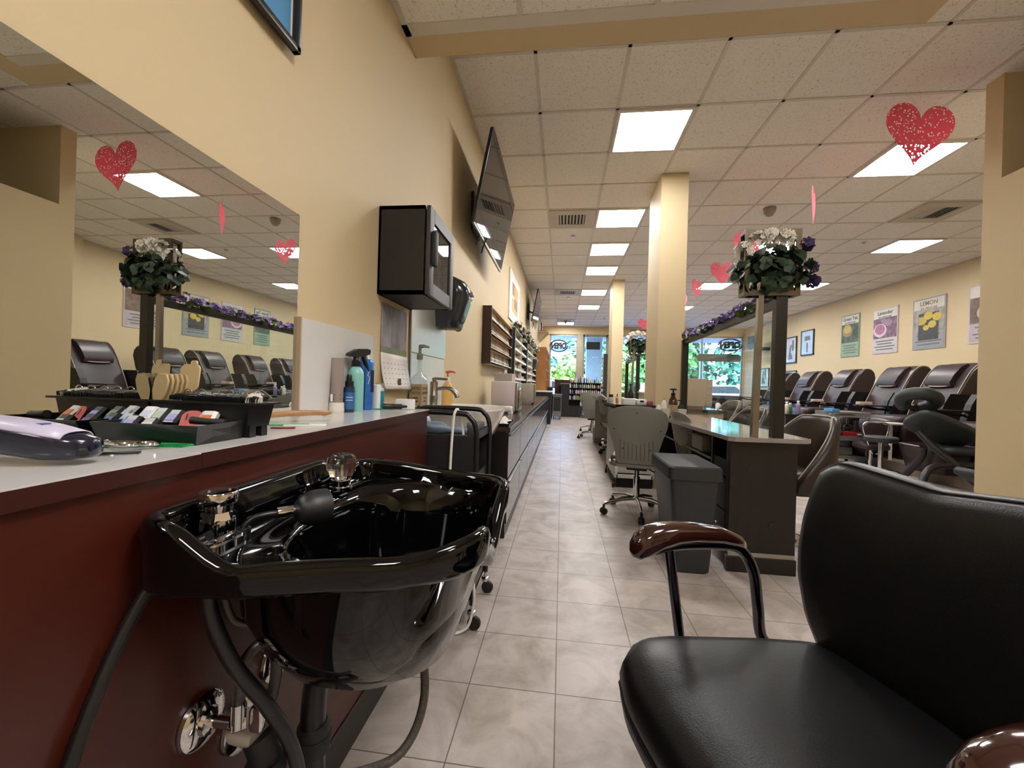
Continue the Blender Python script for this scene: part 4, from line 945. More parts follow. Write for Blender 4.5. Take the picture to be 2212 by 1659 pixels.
# hand sink
cer = M('white_ceramic', '#e6e0da', .12, var=.02, coat=.4)
t = thing('hand_sink', 'white ceramic hand sink with rounded front, beyond the black trolley', 'sink', (-.57, 2.35, .6))
def hring(k, z, hole=0):
    out = []
    for i in range(48):
        a = 2*PI*i/48; c, s_ = math.cos(a), math.sin(a); p_ = 3.0; q = (abs(c)**p_+abs(s_)**p_)**(-1/p_)
        out.append((-.565+.235*k*q*c, 2.36+.285*k*q*s_, z))
    return out
b = B(); b.loft([hring(.4, .66), hring(.55, .67), hring(.75, .73), hring(.92, .82), hring(.985, .866), hring(1, .872), hring(.99, .880), hring(.95, .882), hring(.93, .876), hring(.86, .83), hring(.7, .77), hring(.3, .745)], 0, True, True)
b.build('basin', cer, t, smooth=60)
b = B(); b.box(WL+.0015, -.70, 2.09, 2.63, .80, .882, bev=.01); b.build('back_deck', cer, t)
b = B(); b.box(WL+.0015, -.45, 2.15, 2.58, .0, .70); b.build('vanity_base', dark, t, smooth=0)
t = thing('faucet', 'brushed nickel faucet with curved spout on the hand sink', 'faucet', (-.70, 2.2, .875))
q = Vector((-.705, 2.2, .882))
b = B(); b.lathe([(.026, -.01), (.026, .0), (.0225, .006), (.0225, .06), (.0235, .062), (.0235, .064), (.0225, .066), (.0225, .138), (.018, .142), (.012, .145), (.012, .16), (.001, .165)], q, 20); b.build('faucet_body', steel, t)
b = B(); b.tube([q+Vector((.01, 0, .098)), q+Vector((.06, 0, .105)), q+Vector((.10, 0, .10)), q+Vector((.128, 0, .075)), q+Vector((.135, 0, .055))], [.011, .012, .013, .014, .015], 14, sm=5); b.build('spout', steel, t)
b = B(); b.cyl(q+Vector((0, 0, .158)), q+Vector((.075, 0, .155)), .0075, seg=12); b.build('lever', steel, t)
brn = M('kraft_label', '#a08a64', .6, var=.06)
t = thing('sanitizer_bottle', 'tall clear hand sanitizer bottle with kraft label and grey pump', 'bottle', (-.755, 2.10, .882))
b = B(); b.prism(rrect(.062, .10, .016, 5), 0, .15); b.loft([[(x, y, .15) for x, y in rrect(.062, .10, .016, 5)], [(x*.8, y*.75, .168) for x, y in rrect(.062, .10, .016, 5)], [(x*.33, y*.22, .185) for x, y in rrect(.062, .10, .016, 5)], [(x*.30, y*.2, .26) for x, y in rrect(.062, .10, .016, 5)]], 0, False, True)
b.build('clear_body', clearp, t, smooth=40, local=True)
b = B(); b.box(.0312, .0325, -.046, .046, .012, .125); b.box(-.032, .032, -.0512, -.0502, .012, .125); lb = b.build('label', brn, t, smooth=0, local=True)
b = B()
for k, (s_, z, ht) in enumerate((('HAND', .095, .024), ('SANITIZER', .072, .020), ('AGED', .05, .009), ('AND POTENT', .033, .009))): 
    if k < 2: b.text(s_, ht, (.0327, 0, z), (0, 1, 0), (0, 0, 1), .0003, width=.08); b.text(s_, ht, (0, -.0514, z), (1, 0, 0), (0, 0, 1), .0003, width=.055)
    else: b.box(.0326, .0329, -.02, .02, z, z+.005); b.box(-.014, .014, -.0516, -.0513, z, z+.005)
b.build('lettering', blackm, lb, smooth=0, local=True)
b = B(); b.lathe([(.014, .255), (.0165, .258), (.0165, .285), (.011, .288), (.008, .29), (.008, .318)], (0, 0, 0), 16); b.tube([(0, 0, .318), (0, .0, .325), (.02, 0, .328), (.05, 0, .322)], [.01, .012, .009, .005], 10); b.build('pump', greys, t, local=True)
bottle('soap_bottle', 'amber liquid soap bottle with an orange pump behind the faucet', -.715, 2.50, [(.03, 0), (.034, .005), (.034, .09), (.032, .12), (.02, .14), (.014, .15), (.014, .165)], M('amber_soap', '#d9ae62', .2, var=.05), (('pump', lambda b: (b.lathe([(.005, .165), (.005, .20), (.012, .202), (.013, .215), (.006, .217)], (0, 0, 0), 12), b.tube([(0, 0, .21), (.03, 0, .212), (.05, .0, .205)], [.008, .006, .004], 8)), M('orange_pump', '#d2582e', .4)), ('collar', [(.016, .15), (.017, .152), (.016, .175), (.006, .178)], whitep)), z=.876)
b = B(); tray(b, -.76, -.62, 2.62, 2.86, .80, .86, .012, .004); b.box(-.70, -.69, 2.6, 2.8, .842, .846, 1); 
t_ = tag(b.build('plastic_tray', [whitep, M('dark_red_plastic', '#6d1f2a', .4)], smooth=0), 'white plastic tray with a dark red stick beyond the soap bottle', 'tray'); t_.location.z = cz
# cloth on a black tray
b = B(); tray(b, -.55, -.345, 2.70, 3.0, cz, cz+.02, .006, .003); tag(b.build('serving_tray', blackp, smooth=0), 'flat black tray at the near end of the drawer counter', 'tray')
b = B(); N = 16; R = []
for i in range(N+1):
    r = []
    for j in range(N+1):
        a, c = i/N, j/N; e = min(a, 1-a, c, 1-c)
        r.append((-.545+.18*a+.01*math.sin(9*c), 2.71+.27*c+.012*math.sin(8*a), cz+.016+.035*min(1, e*5)*(.6+.4*math.sin(a*11+c*7))+.006*math.sin(23*a+5*c)))
    R.append(r)
b.loft(R, 0, closed=False); o = b.build('towel', twl, smooth=180); md = o.modifiers.new('th', 'SOLIDIFY'); md.thickness = .006; tag(o, 'crumpled white towel lying on the black tray', 'towel')
# towel steamer with a small white device in front
t = thing('towel_steamer', 'white box towel steamer with a chrome edged door on the drawer counter', 'steamer', (-.55, 4.25, cz))
b = B(); b.box(-.70, -.46, 4.02, 4.42, cz+.015, cz+.31, bev=.012); b.build('cabinet', M('steamer_white', '#cdc3c6', .35), t)
b = B(); b.box(-.46, -.425, 4.03, 4.41, cz+.015, cz+.30, bev=.012); o = b.build('door', steel, t)
b = B(); b.box(-.425, -.405, 4.06, 4.10, cz+.06, cz+.26, bev=.006); b.build('door_handle', chrome, o)
for x in (-.68, -.48):
    for y in (4.06, 4.38): b = B(); b.cyl((x, y, cz), (x, y, cz+.018), .012); b.build('foot', blackp, t)
b = B(); b.box(-.68, -.50, 4.08, 4.36, cz+.31, cz+.39, bev=.004); tag(b.build('cardboard_tub', M('tub_grey', '#a8a29a', .6), smooth=0), 'grey tub standing on top of the towel steamer', 'tub')
t = thing('power_strip_box', 'flat white device with short legs in front of the towel steamer', 'device', (-.56, 3.92, cz))
b = B(); b.box(-.66, -.47, 3.86, 3.97, cz+.015, cz+.07, bev=.012); b.build('case', whitep, t)
for x in (-.645, -.485): b = B(); b.box(x-.018, x+.018, 3.865, 3.965, cz, cz+.02); b.build('foot', whitep, t, smooth=0)
b = B(); b.sell((-.565, 3.859, cz+.045), (.012, .002, .012), nu=12, nv=6); b.build('button', blackp, t)
t = thing('polish_dryer', 'grey boxy machine on short feet, second along the drawer counter', 'machine', (-.52, 6.0, cz))
b = B(); b.box(-.64, -.40, 5.85, 6.15, cz+.02, cz+.30, bev=.01); b.build('cabinet', M('machine_grey', '#a59e8e', .45), t)
b = B(); b.box(-.40, -.385, 5.86, 6.14, cz+.03, cz+.29, bev=.004); b.build('front_panel', steel, t, smooth=0)
for x in (-.62, -.42): b = B(); b.cyl((x, 5.9, cz), (x, 5.9, cz+.022), .014); b.cyl((x, 6.1, cz), (x, 6.1, cz+.022), .014); b.build('foot', blackp, t)
t = thing('side_table', 'white topped dark side table at the far end of the drawer counter', 'table', (-.5, 10.9, 0))
b = B(); b.box(WL+.0015, -.25, 10.57, 11.17, .83, .86, bev=.004); b.build('tabletop', whitep, t, smooth=0)
b = B(); b.box(WL+.0015, -.27, 10.58, 11.16, .0, .83); b.build('cabinet', dark, t, smooth=0)

# ------------------------------------------------------------------ black trolley between ledge and drawer counter
t = thing('salon_trolley', 'black salon trolley with bent tube handles and casters beside the ledge', 'trolley', (-.53, 1.82, 0))
for y in (1.672, 1.978):
    b = B(); b.tube([(-.72, y, .10), (-.72, y, .83), (-.70, y, .875), (-.66, y, .893), (-.42, y, .893), (-.375, y, .875), (-.35, y, .83), (-.345, y, .70), (-.345, y, .10)], .0115, 12, sm=4, flat=1.15); b.build('side_frame', blackp, t)
    b = B(); b.box(-.715, -.35, y-.004, y+.004, .12, .80); b.build('side_panel', M('trolley_panel', '#17181a', .5), t, smooth=0)
for z in (.11, .36, .58, .765):
    b = B(); b.box(-.715, -.352, 1.68, 1.97, z, z+.012); b.box(-.36, -.352, 1.68, 1.97, z, z+.05); b.build('tray_shelf', blackp, t, smooth=0)
b = B(); b.box(-.358, -.350, 1.684, 1.966, .78, .815); b.build('front_lip', M('trolley_grey', '#3b4046', .4), t, smooth=0)
for x in (-.345, -.72):
    for y in (1.672, 1.978):
        b = B(); T = Matrix.Translation((x, y, 0)); b.cyl((x, y, .10), (x, y, .055), .008, seg=10); b.sell((x, y, .062), (.02, .018, .014), .6, .8, 16, 8); ca = b.build('caster_fork', chrome, t)
        b = B(); b.lathe([(.026, -.009), (.028, -.006), (.028, .006), (.026, .009)], seg=20, T=Matrix.Translation((x+.012, y-.008, .028)) @ Matrix.Rotation(PI/2, 4, 'X')); b.build('wheel', blackm, ca)
b = B(); b.tube([(-.41, 1.70, .80), (-.42, 1.69, .875), (-.43, 1.672, .908), (-.437, 1.655, .90), (-.442, 1.652, .86), (-.45, 1.655, .70), (-.45, 1.66, .5), (-.40, 1.64, .30), (-.345, 1.63, .26), (-.33, 1.63, .18), (-.335, 1.64, .10), (-.36, 1.63, .02), (-.45, 1.58, .008), (-.56, 1.50, .008)], .0058, 8, sm=6)
tag(b.build('white_cable', whitep), 'white electric cable hanging over the trolley handle down to the floor', 'cable')
t = thing('hair_dryer', 'grey blue hair dryer lying in the top tray of the trolley', 'hair dryer', (-.6, 1.8, .78))
b = B(); b.tube([(-.69, 1.74, .815), (-.62, 1.76, .817), (-.55, 1.78, .815), (-.47, 1.80, .808), (-.42, 1.81, .803)], [.03, .034, .03, .018, .014], 16, sm=4); b.build('barrel', M('dryer_blue', '#6d7f92', .3), t)
b = B(); b.tube([(-.60, 1.77, .81), (-.57, 1.86, .80), (-.54, 1.92, .795)], [.018, .016, .015], 12, sm=3); b.build('handle', blackp, t)
b = B(); b.sell((-.66, 1.85, .835), (.055, .045, .038), .9, .9, 20, 10); tag(b.build('sponge', M('pale_blue', '#a9b4cc', .5)), 'pale blue rounded pad in the trolley top tray', 'sponge')
b = B(); b.box(-.43, -.365, 1.83, 1.95, .778, .84, bev=.01); tag(b.build('steel_box', M('box_metal', '#6a6a6c', .35, .5)), 'small metal box at the front of the trolley top tray', 'box')
# ================================================================== front nail desk
marb2 = M('desk_marble', '#8f8782', .08, var=.22, vscale=3.5, stretch=(1, .35, 1), coat=.3)
post = M('dark_post', '#191613', .35, var=.1)
t = thing('nail_desk', 'dark wood nail desk with a glossy marble top, nearest in the right half', 'desk', (1.13, 3.3, 0))
b = B(); b.box(.958, 1.312, 2.445, 2.47, .112, .742, bev=.003); b.box(.952, 1.318, 2.438, 2.475, 0, .088, bev=.003); b.build('end_panel', dark, t, smooth=0)
b = B(); b.box(.96, 1.312, 2.447, 2.47, .088, .112); b.build('pale_reveal_strip', M('reveal_strip', '#8d857a', .5), t, smooth=0)
b = B()
for x, z in ((1.076, .579), (1.195, .267)): b.lathe([(.026, 0), (.026, .003), (.02, .0035), (.001, .002)], seg=24, T=Matrix.Translation((x, 2.445, z)) @ Matrix.Rotation(PI/2, 4, 'X'))
b.build('cable_grommet', blackm, t)
b = B(); b.prism([(.925, 2.40), (.955, 2.375), (1.33, 2.40), (1.375, 2.44), (1.385, 4.245), (.965, 4.245), (.88, 4.1), (.88, 3.9)], .742, .766); b.build('marble_top', marb2, t, smooth=0)
b = B(); b.box(1.22, 1.31, 2.47, 4.23, 0, .742); b.box(.975, 1.31, 4.2, 4.23, 0, .742); b.build('carcass', dark, t, smooth=0)
b = B(); b.box(.958, 1.22, 2.47, 2.50, .112, .742); b.box(.958, 1.22, 2.72, 2.74, .112, .742); b.box(.965, 1.22, 2.5, 2.72, .60, .615); b.box(.965, .975, 2.5, 2.72, .52, .60); b.box(.955, .965, 2.5, 2.72, .33, .51); b.box(.955, .965, 2.5, 2.72, .12, .32); b.build('drawer_pedestal', dark, t, smooth=0)
b = B(); b.box(.985, 1.22, 2.74, 4.2, .565, .58); b.build('hanging_shelf', M('glass_shelf_dark', '#3b3430', .2), t, smooth=0)
for z in (.42, .22): b = B(); b.sell((.95, 2.61, z), (.012, .012, .012), .9, .9, 14, 8); b.build('drawer_knob', steel, t)
b = B(); b.box(1.0, 1.12, 3.05, 3.28, .58, .69, bev=.01); tag(b.build('tissue_box', M('box_grey', '#8e8d88', .5)), 'pale grey box on the shelf under the nail desk top', 'box')
b = B(); b.lathe([(.04, 0), (.045, .005), (.05, .12), (.046, .122), (.04, .01), (.001, .008)], (1.05, 2.85, .58), 22); tag(b.build('plastic_cup', M('cup_grey', '#9b958c', .5)), 'grey plastic cup on the shelf under the nail desk top', 'cup')
# glass divider on the desk: two dark posts, top rail, clear sheet
t = thing('desk_divider', 'clear divider with dark posts and top rail standing on the nearest nail desk', 'divider', (1.2, 3.3, .766))
b = B(); b.box(1.170, 1.23, 2.43, 2.475, .766, 1.556, bev=.002); b.build('post', post, t, smooth=0)
b = B(); b.box(1.168, 1.225, 4.19, 4.235, .766, 1.505, bev=.002); b.build('post', post, t, smooth=0)
b = B(); b.prism([(2.475, 1.50), (2.475, 1.545), (4.20, 1.505), (4.20, 1.465)], 1.180, 1.216, u=(0, 1, 0), v=(0, 0, 1), wv=(1, 0, 0)); b.build('top_rail', post, t, smooth=0)
b = B(); b.quad((1.2, 2.475, .79), (1.2, 4.19, .79), (1.2, 4.19, 1.47), (1.2, 2.475, 1.50)); b.build('clear_sheet', divg, t, smooth=0)
garland((1.2, 2.56, 1.56), (1.2, 4.18, 1.525), 'purple flower garland along the sloping rail of the nearest divider', 32, petalp, .05, .024, .025, 9)
bronze = M('bronze_metal', '#5d5142', .32, .75, var=.1)
def lantern(name, label, x0, x1, y0, y1, z0, z1, w_=.026):
    t = thing(name, label, 'lantern frame', ((x0+x1)/2, (y0+y1)/2, z0))
    for y in (y0, y1-w_*.5):
        b = B(); yy = y+w_*.5
        b.box(x0, x0+w_, y, yy, z0, z1); b.box(x1-w_, x1, y, yy, z0, z1); b.box(x0+w_, x1-w_, y, yy, z0, z0+w_); b.box(x0+w_, x1-w_, y, yy, z1-w_, z1); b.build('square_frame', bronze, t, smooth=0)
    for x in (x0, x1-w_):
        for z in (z0, z1-w_*.8): b = B(); b.box(x, x+w_, y0+w_*.5, y1-w_*.5, z, z+w_*.8); b.build('cross_bar', bronze, t, smooth=0)
lantern('lantern_frame', 'square bronze open frame standing on the near divider post, full of flowers', .995, 1.287, 2.42, 2.50, 1.556, 1.925)
def bouquet(label, c, foot, rl=.21, seed=2, cat='flowers', small=False):
    rng = random.Random(seed); t = thing('flower_vase', label, cat, (foot[0], foot[1], foot[2])); c = Vector(c); f0 = Vector(foot)
    top = Vector((foot[0]+.012, foot[1], c.z-.17))
    def sq(p, h): return [(p.x-h, p.y-h, p.z), (p.x+h, p.y-h, p.z), (p.x+h, p.y+h, p.z), (p.x-h, p.y+h, p.z)]
    b = B(); b.loft([sq(f0, .0165), sq(f0.lerp(top, .6), .015), sq(top, .014), sq(top+Vector((.01, 0, .05)), .02), sq(top+Vector((.02, 0, .09)), .032)], 0, True, True); b.build('tall_vase', M('mirrored_vase', '#8f8b84', .2, .85, var=.15), t, smooth=0)
    b = B(); leafblob(b, c+Vector((0, 0, -.03)), rl, 150 if not small else 90, .04, rng, flat=(1.0, .62, .72)); leafblob(b, c+Vector((0, 0, -.04)), rl*.6, 70, .042, rng, flat=(1.05, .7, .9)); b.build('foliage', leafm, t, smooth=0)
    b = B()
    for q, n in ((Vector((-.02, -.03, .145)), 60), (Vector((.06, -.02, .14)), 46), (Vector((-.165, -.04, .065)), 30), (Vector((-.09, -.03, .125)), 36)):
        for _ in range(n):
            d = Vector((rng.gauss(0, 1), rng.gauss(0, 1), rng.gauss(.5, 1))).normalized(); blossom(b, c+q+d*Vector((.055, .05, .04)).length*.55, d, .019*rng.uniform(.8, 1.3), rng)
    b.build('white_blossoms', petalw, t, smooth=0)
    b = B()
    for q, n in ((Vector((.165, -.03, .105)), 10), (Vector((.2, -.02, -.02)), 10), (Vector((.215, 0, -.09)), 12), (Vector((.12, 0, .04)), 6)):
        for _ in range(n):
            d = Vector((rng.gauss(0, 1), rng.gauss(0, 1), rng.gauss(.2, 1))).normalized(); blossom(b, c+q+d*.022, d, .028*rng.uniform(.8, 1.2), rng)
    b.build('purple_blossoms', petald, t, smooth=0)
    return t
bouquet('tall silver vase with green leaves, white and dark purple flowers on the near nail desk', (1.15, 2.46, 1.735), (1.075, 2.435, .766))
# things on the near nail desk
bottle('lotion_bottle', 'brown pump lotion bottle with a floral label at the end of the near desk', .99, 3.80, [(.037, 0), (.039, .004), (.039, .12), (.032, .16), (.017, .19), (.015, .2)], M('amber_brown', '#3a1a0e', .12, coat=.5), (('label', [(.0396, .012), (.0397, .013), (.0397, .11), (.0396, .111)], M('label_tan', '#a99672', .6, var=.25, vscale=40)), ('pump', lambda b: (b.lathe([(.017, .195), (.019, .198), (.019, .215), (.008, .22), (.007, .245)], (0, 0, 0), 14), b.tube([(-.03, 0, .248), (0, 0, .25), (.03, 0, .247)], [.006, .009, .006], 8)), blackp)), z=.766)
for x, lab in ((.925, 'white square cup left of the brown pump bottle'), (1.065, 'white square cup right of the brown pump bottle')):
    b = B(); b.loft([rr_ for rr_ in ([(a, c, z) for a, c in rrect(w_, w_, .01, 3, x, 3.80)] for w_, z in ((.06, .766), (.076, .84), (.068, .84), (.054, .775)))], 0, True, True); tag(b.build('square_cup', offw), lab, 'cup')
bottle('squeeze_bottle', 'tall white squeeze bottle with red tip behind the white cups', .945, 3.93, [(.022, 0), (.024, .003), (.024, .11), (.012, .14), (.008, .15)], whitep, (('tip', [(.008, .149), (.004, .168), (.001, .17)], M('red_tip', '#b84036', .4)),), z=.766)
bottle('pump_bottle', 'small black pump bottle right of the brown lotion bottle', 1.09, 3.92, [(.026, 0), (.028, .003), (.028, .09), (.012, .11), (.01, .12)], blackp, (('pump', lambda b: (b.lathe([(.006, .12), (.006, .15)], (0, 0, 0), 10), b.tube([(0, 0, .15), (-.03, 0, .148)], .005, 8)), blackm),), z=.766)

# ------------------------------------------------------------------ bin
t = thing('waste_bin', 'dark grey lidded waste bin beside the near nail desk', 'bin', (.75, 2.55, 0))
binm = M('bin_grey', '#25282a', .42, var=.04)
def br_(x0, x1, y0, y1, z, r=.03): return [(a, c, z) for a, c in rrect(x1-x0, y1-y0, r, 4, (x0+x1)/2, (y0+y1)/2)]
b = B(); b.loft([br_(.662, .835, 2.375, 2.70, 0), br_(.655, .842, 2.368, 2.71, .01), br_(.612, .875, 2.345, 2.79, .54)], 0, True, True); b.build('body', binm, t, smooth=30)
b = B(); b.loft([br_(.603, .887, 2.335, 2.81, .52), br_(.60, .89, 2.332, 2.813, .525), br_(.602, .888, 2.335, 2.81, .588), br_(.61, .88, 2.343, 2.80, .596), br_(.628, .862, 2.36, 2.78, .593)], 0, True, True); b.build('lid', binm, t, smooth=30)

# ------------------------------------------------------------------ grey shell task chairs
def make_chair():
    t = thing('task_chair', 'grey shell task chair on a chrome star base beside the bin, back to the camera', 'chair', (0, 0, 0), 0, 'grey shell task chairs at the nail desks')
    o = [(-.15, 0), (-.165, .03), (-.17, .1), (-.2, .2), (-.232, .29), (-.24, .35), (-.225, .40), (-.17, .435), (-.08, .45), (0, .453)]
    o = [(x*.94, z) for x, z in o]; o = o+[(-x, z) for x, z in reversed(o[:-1])]; o2 = [(p.x, p.y) for p in resample(o, 60)]
    def fn(a, z, c): return (a, -.20-c-.22*(z-.1)*.9+.75*a*a*(.5+z), .43+z)
    b = B(); b.pad(o2, [(.3, -.002), (.9, -.002), (1, 0), (1, .012), (.96, .016), (.5, .016)], fn); sh = b.build('back_shell', greys, t, smooth=50, local=True)
    b = B()
    for k in range(9):
        x = -.12+.03*k; b.tube([fn(x, .035, .018), fn(x, .08, .018), fn(x, .155+.035*abs(k-4)/4, .018)], .0022, 6)
    b.build('back_slots', M('slot_grey', '#55544e', .5), sh, local=True)
    b = B()
    for x, z in ((0, .4), (-.17, .27), (.17, .27), (-.1, .12), (.1, .12)): b.sell(fn(x, z, .016), (.005, .003, .005), nu=10, nv=6)
    b.build('rivet', blackm, sh, local=True)
    b = B(); b.pad(o2, [(.9, .0), (.88, -.012), (.8, -.03), (.5, -.04), (.1, -.042)], lambda a, z, c: fn(a, z+.01, c)); b.build('back_cushion', brownd, t, smooth=180, local=True)
    b = B(); b.pad([(p.x, p.y) for p in resample(rrect(.44, .44, .12, 6), 48)], [(.7, .395), (.97, .40), (1, .415), (.99, .425)], lambda a, c, z: (a, c+.03, z)); b.build('seat_shell', greys, t, smooth=50, local=True)
    b = B(); b.sell((0, .03, .445), (.21, .21, .045), .6, .5, 28, 10); b.build('seat_cushion', brownd, t, smooth=180, local=True)
    for s_ in (-1, 1): b = B(); b.tube([(s_*.16, -.16, .41), (s_*.165, -.2, .42), (s_*.16, -.215, .46)], .012, 8, sm=3); b.build('back_hinge', greys, t, local=True)
    b = B(); b.box(-.08, .08, -.08, .1, .36, .40, bev=.01); b.tube([(.07, 0, .375), (.16, -.02, .34), (.19, -.03, .32)], [.005, .006, .01], 8); b.build('mechanism', blackm, t, local=True)
    b = B(); b.cyl((0, 0, .12), (0, 0, .30), .026, seg=16); b.cyl((0, 0, .29), (0, 0, .37), .018, seg=14); b.build('gas_column', chrome, t, local=True)
    for k in range(5):
        a = 2*PI*k/5-.12; d = Vector((math.cos(a), math.sin(a), 0))
        b = B(); b.tube([d*.02+Vector((0, 0, .125)), d*.12+Vector((0, 0, .12)), d*.27+Vector((0, 0, .085))], [.02, .018, .014], 10, flat=.8); lg = b.build('leg', chrome, t, local=True)
        b = B(); n_ = Vector((-d.y, d.x, 0)); c = d*.275
        for s_ in (-1, 1): b.lathe([(.024, -.008), (.027, -.005), (.027, .005), (.024, .008)], seg=18, T=Matrix.Translation(c+n_*(.013*s_)+Vector((0, 0, .027))) @ n_.to_track_quat('Z', 'Y').to_matrix().to_4x4())
        b.cyl(c+Vector((0, 0, .04)), c+Vector((0, 0, .08)), .01, seg=8); b.build('caster', blackm, lg, local=True)
    return t
CH = make_chair(); CH.location = (.625, 3.42, 0); CH.rotation_euler = (0, 0, -.22)
dup(CH, (1.19, 3.50, 0), 'grey shell task chair pushed under the near desk, seen edge on behind the bin', -1.45, scale=(.9, .95, .95))
dup(CH, (.60, 8.1, 0), 'grey shell task chair farthest along the aisle, facing away toward the window', -.1)
dup(CH, (.86, 6.4, 0), 'grey shell task chair edge on, partly behind the white pegboard cabinet', -1.35)
dup(CH, (.72, 9.3, 0), 'grey shell task chair just peeking out behind the farthest aisle chair', -.6)
dup(CH, (.95, 7.2, 0), 'grey shell task chair pushed under the far desk beside the small grey bin', -1.5)
b = B(); b.loft([[(p_[0]*k+.66, p_[1]*k+7.52, z) for p_ in rrect(.17, .17, .03, 4)] for k, z in ((.85, 0), (1, .27), (.95, .27), (.8, .01))], 0, True, True); tag(b.build('waste_basket', greys), 'small grey waste basket on the floor between the far task chairs', 'bin')

# ------------------------------------------------------------------ second nail desk: white pegboard cabinet with black top
t = thing('pegboard_cabinet', 'white nail desk with pegboard end and black top, left of the tall column', 'desk', (.75, 5.2, 0))
pegw = M('pegboard_white', '#cdc8be', .5, var=.03)
X0, X1, Y0, Y1 = .575, .93, 4.26, 4.30
b = B(); b.box(X0, X1, Y0, Y0+.02, .15, .79); b.build('pegboard', pegw, t, smooth=0)
b = B(); b.box(X0-.018, X0+.012, Y0-.015, Y0+.03, .1, .80); b.box(X1-.012, X1+.015, Y0-.015, Y0+.03, .1, .80); b.box(X0, X1, Y0-.015, Y0+.03, .77, .80); b.box(X0, X1, Y0-.015, Y0+.03, .1, .135); b.build('frame', whitep, t, smooth=0)
b = B()
for i in range(13):
    for j in range(20):
        x = X0+.03+i*.0245; z = .165+j*.03; b.quad((x, Y0-.0006, z), (x+.006, Y0-.0006, z), (x+.006, Y0-.0006, z+.006), (x, Y0-.0006, z+.006))
b.build('peg_holes', M('peg_hole', '#6f6a62', .8), t, smooth=0)
b = B(); b.box(X0-.018, X0-.002, Y0, 5.0, .1, .80); b.box(X0-.018, X0-.002, 5.0, 5.02, .1, .8); b.box(X0, X1, 4.98, 5.02, .1, .8); b.box(1.12, 1.14, 5.02, 7.4, .1, .78); b.box(.60, .98, 7.38, 7.42, .1, .8); b.build('cabinet_side', M('side_grey', '#9a958b', .4), t, smooth=0)
b = B(); b.prism([(.50, 4.9), (.545, 4.235), (.945, 4.235), (.945, 5.0), (1.17, 5.0), (1.17, 7.45), (.56, 7.45), (.56, 5.0)], .80, .845); b.build('black_top', M('black_stone', '#121314', .08, coat=.4), t, smooth=0)
b = B(); b.box(X0, X1, Y0+.01, 5.0, .0, .1); b.build('plinth', blackm, t, smooth=0)
for x, y in ((.56, 4.26), (.56, 4.95)): b = B(); b.lathe([(.024, -.012), (.028, -.006), (.028, .006), (.024, .012)], seg=16, T=Matrix.Translation((x-.012, y, .028)) @ Matrix.Rotation(PI/2, 4, 'Y')); b.cyl((x-.012, y, .03), (x, y, .1), .008); b.build('caster', blackm, t)
DZ = .845
b = B(); b.box(.70, .86, 4.75, 4.95, DZ, DZ+.045); tag(b.build('white_tray', whitep, smooth=0), 'low white tray of tools on the black desk top', 'tray')
b = B(); b.box(.80, .90, 4.48, 4.60, DZ, DZ+.05, bev=.004); b.box(.83, .87, 4.479, 4.481, DZ+.02, DZ+.04, 1); tag(b.build('white_dispenser', [whitep, blackm]), 'small white dispenser with black dots on the black desk top', 'dispenser')
b = B(); b.box(.98, 1.12, 5.05, 5.4, DZ, DZ+.11, bev=.004); b.box(.97, 1.13, 5.04, 5.41, DZ+.11, DZ+.125); tag(b.build('white_box', offw, smooth=0), 'white lidded box on the black desk top beside the tall column', 'box')
bottle('green_bottle', 'dark green pump bottle on the black desk top, before the second divider', .88, 5.4, [(.035, 0), (.037, .003), (.037, .10), (.012, .16), (.01, .19)], M('dark_green_glass', '#16241a', .12), (('pump', lambda b: (b.lathe([(.01, .19), (.01, .21)], (0, 0, 0), 10), b.tube([(-.03, 0, .215), (.03, 0, .215)], .006, 8)), blackm),), z=DZ)
bottle('nail_jar', 'white jar with black lid at the left end of the black desk top', .60, 5.1, [(.028, 0), (.03, .003), (.03, .05)], whitep, (('lid', [(.026, .05), (.026, .085), (.001, .086)], blackm),), z=DZ)
bottle('peach_bottle', 'tiny peach bottle beside the white jar on the black desk', .70, 5.3, [(.016, 0), (.018, .003), (.018, .04), (.006, .05)], M('peach', '#c99c72', .3), (('cap', [(.007, .05), (.005, .09), (.001, .091)], blackm),), z=DZ)
b = B(); b.lathe([(.03, 0), (.032, .003), (.032, .04), (.001, .041)], (.90, 4.33, DZ), 18); tag(b.build('pink_jar', M('pink_jar', '#a8606e', .3)), 'small pink jar at the right corner of the black desk top', 'jar')
b = B(); b.tube([(.92, 4.32, DZ), (.945, 4.25, .80), (.97, 4.22, .72), (.985, 4.25, .70)], .008, 8, sm=4); tag(b.build('red_cable', M('dark_red_cord', '#4a1418', .5)), 'dark red cable hanging off the corner of the black desk top', 'cable')
b = B(); b.loft([[(.96+r*math.cos(a), 4.20+r*.6*math.sin(a), z) for a in [2*PI*k/16 for k in range(16)]] for r, z in ((.03, .72), (.045, .75), (.03, .82), (.008, .86))], 0, True, True); tag(b.build('white_cloth', twl), 'white tissue bunch hanging at the corner of the black desk', 'tissue'); 
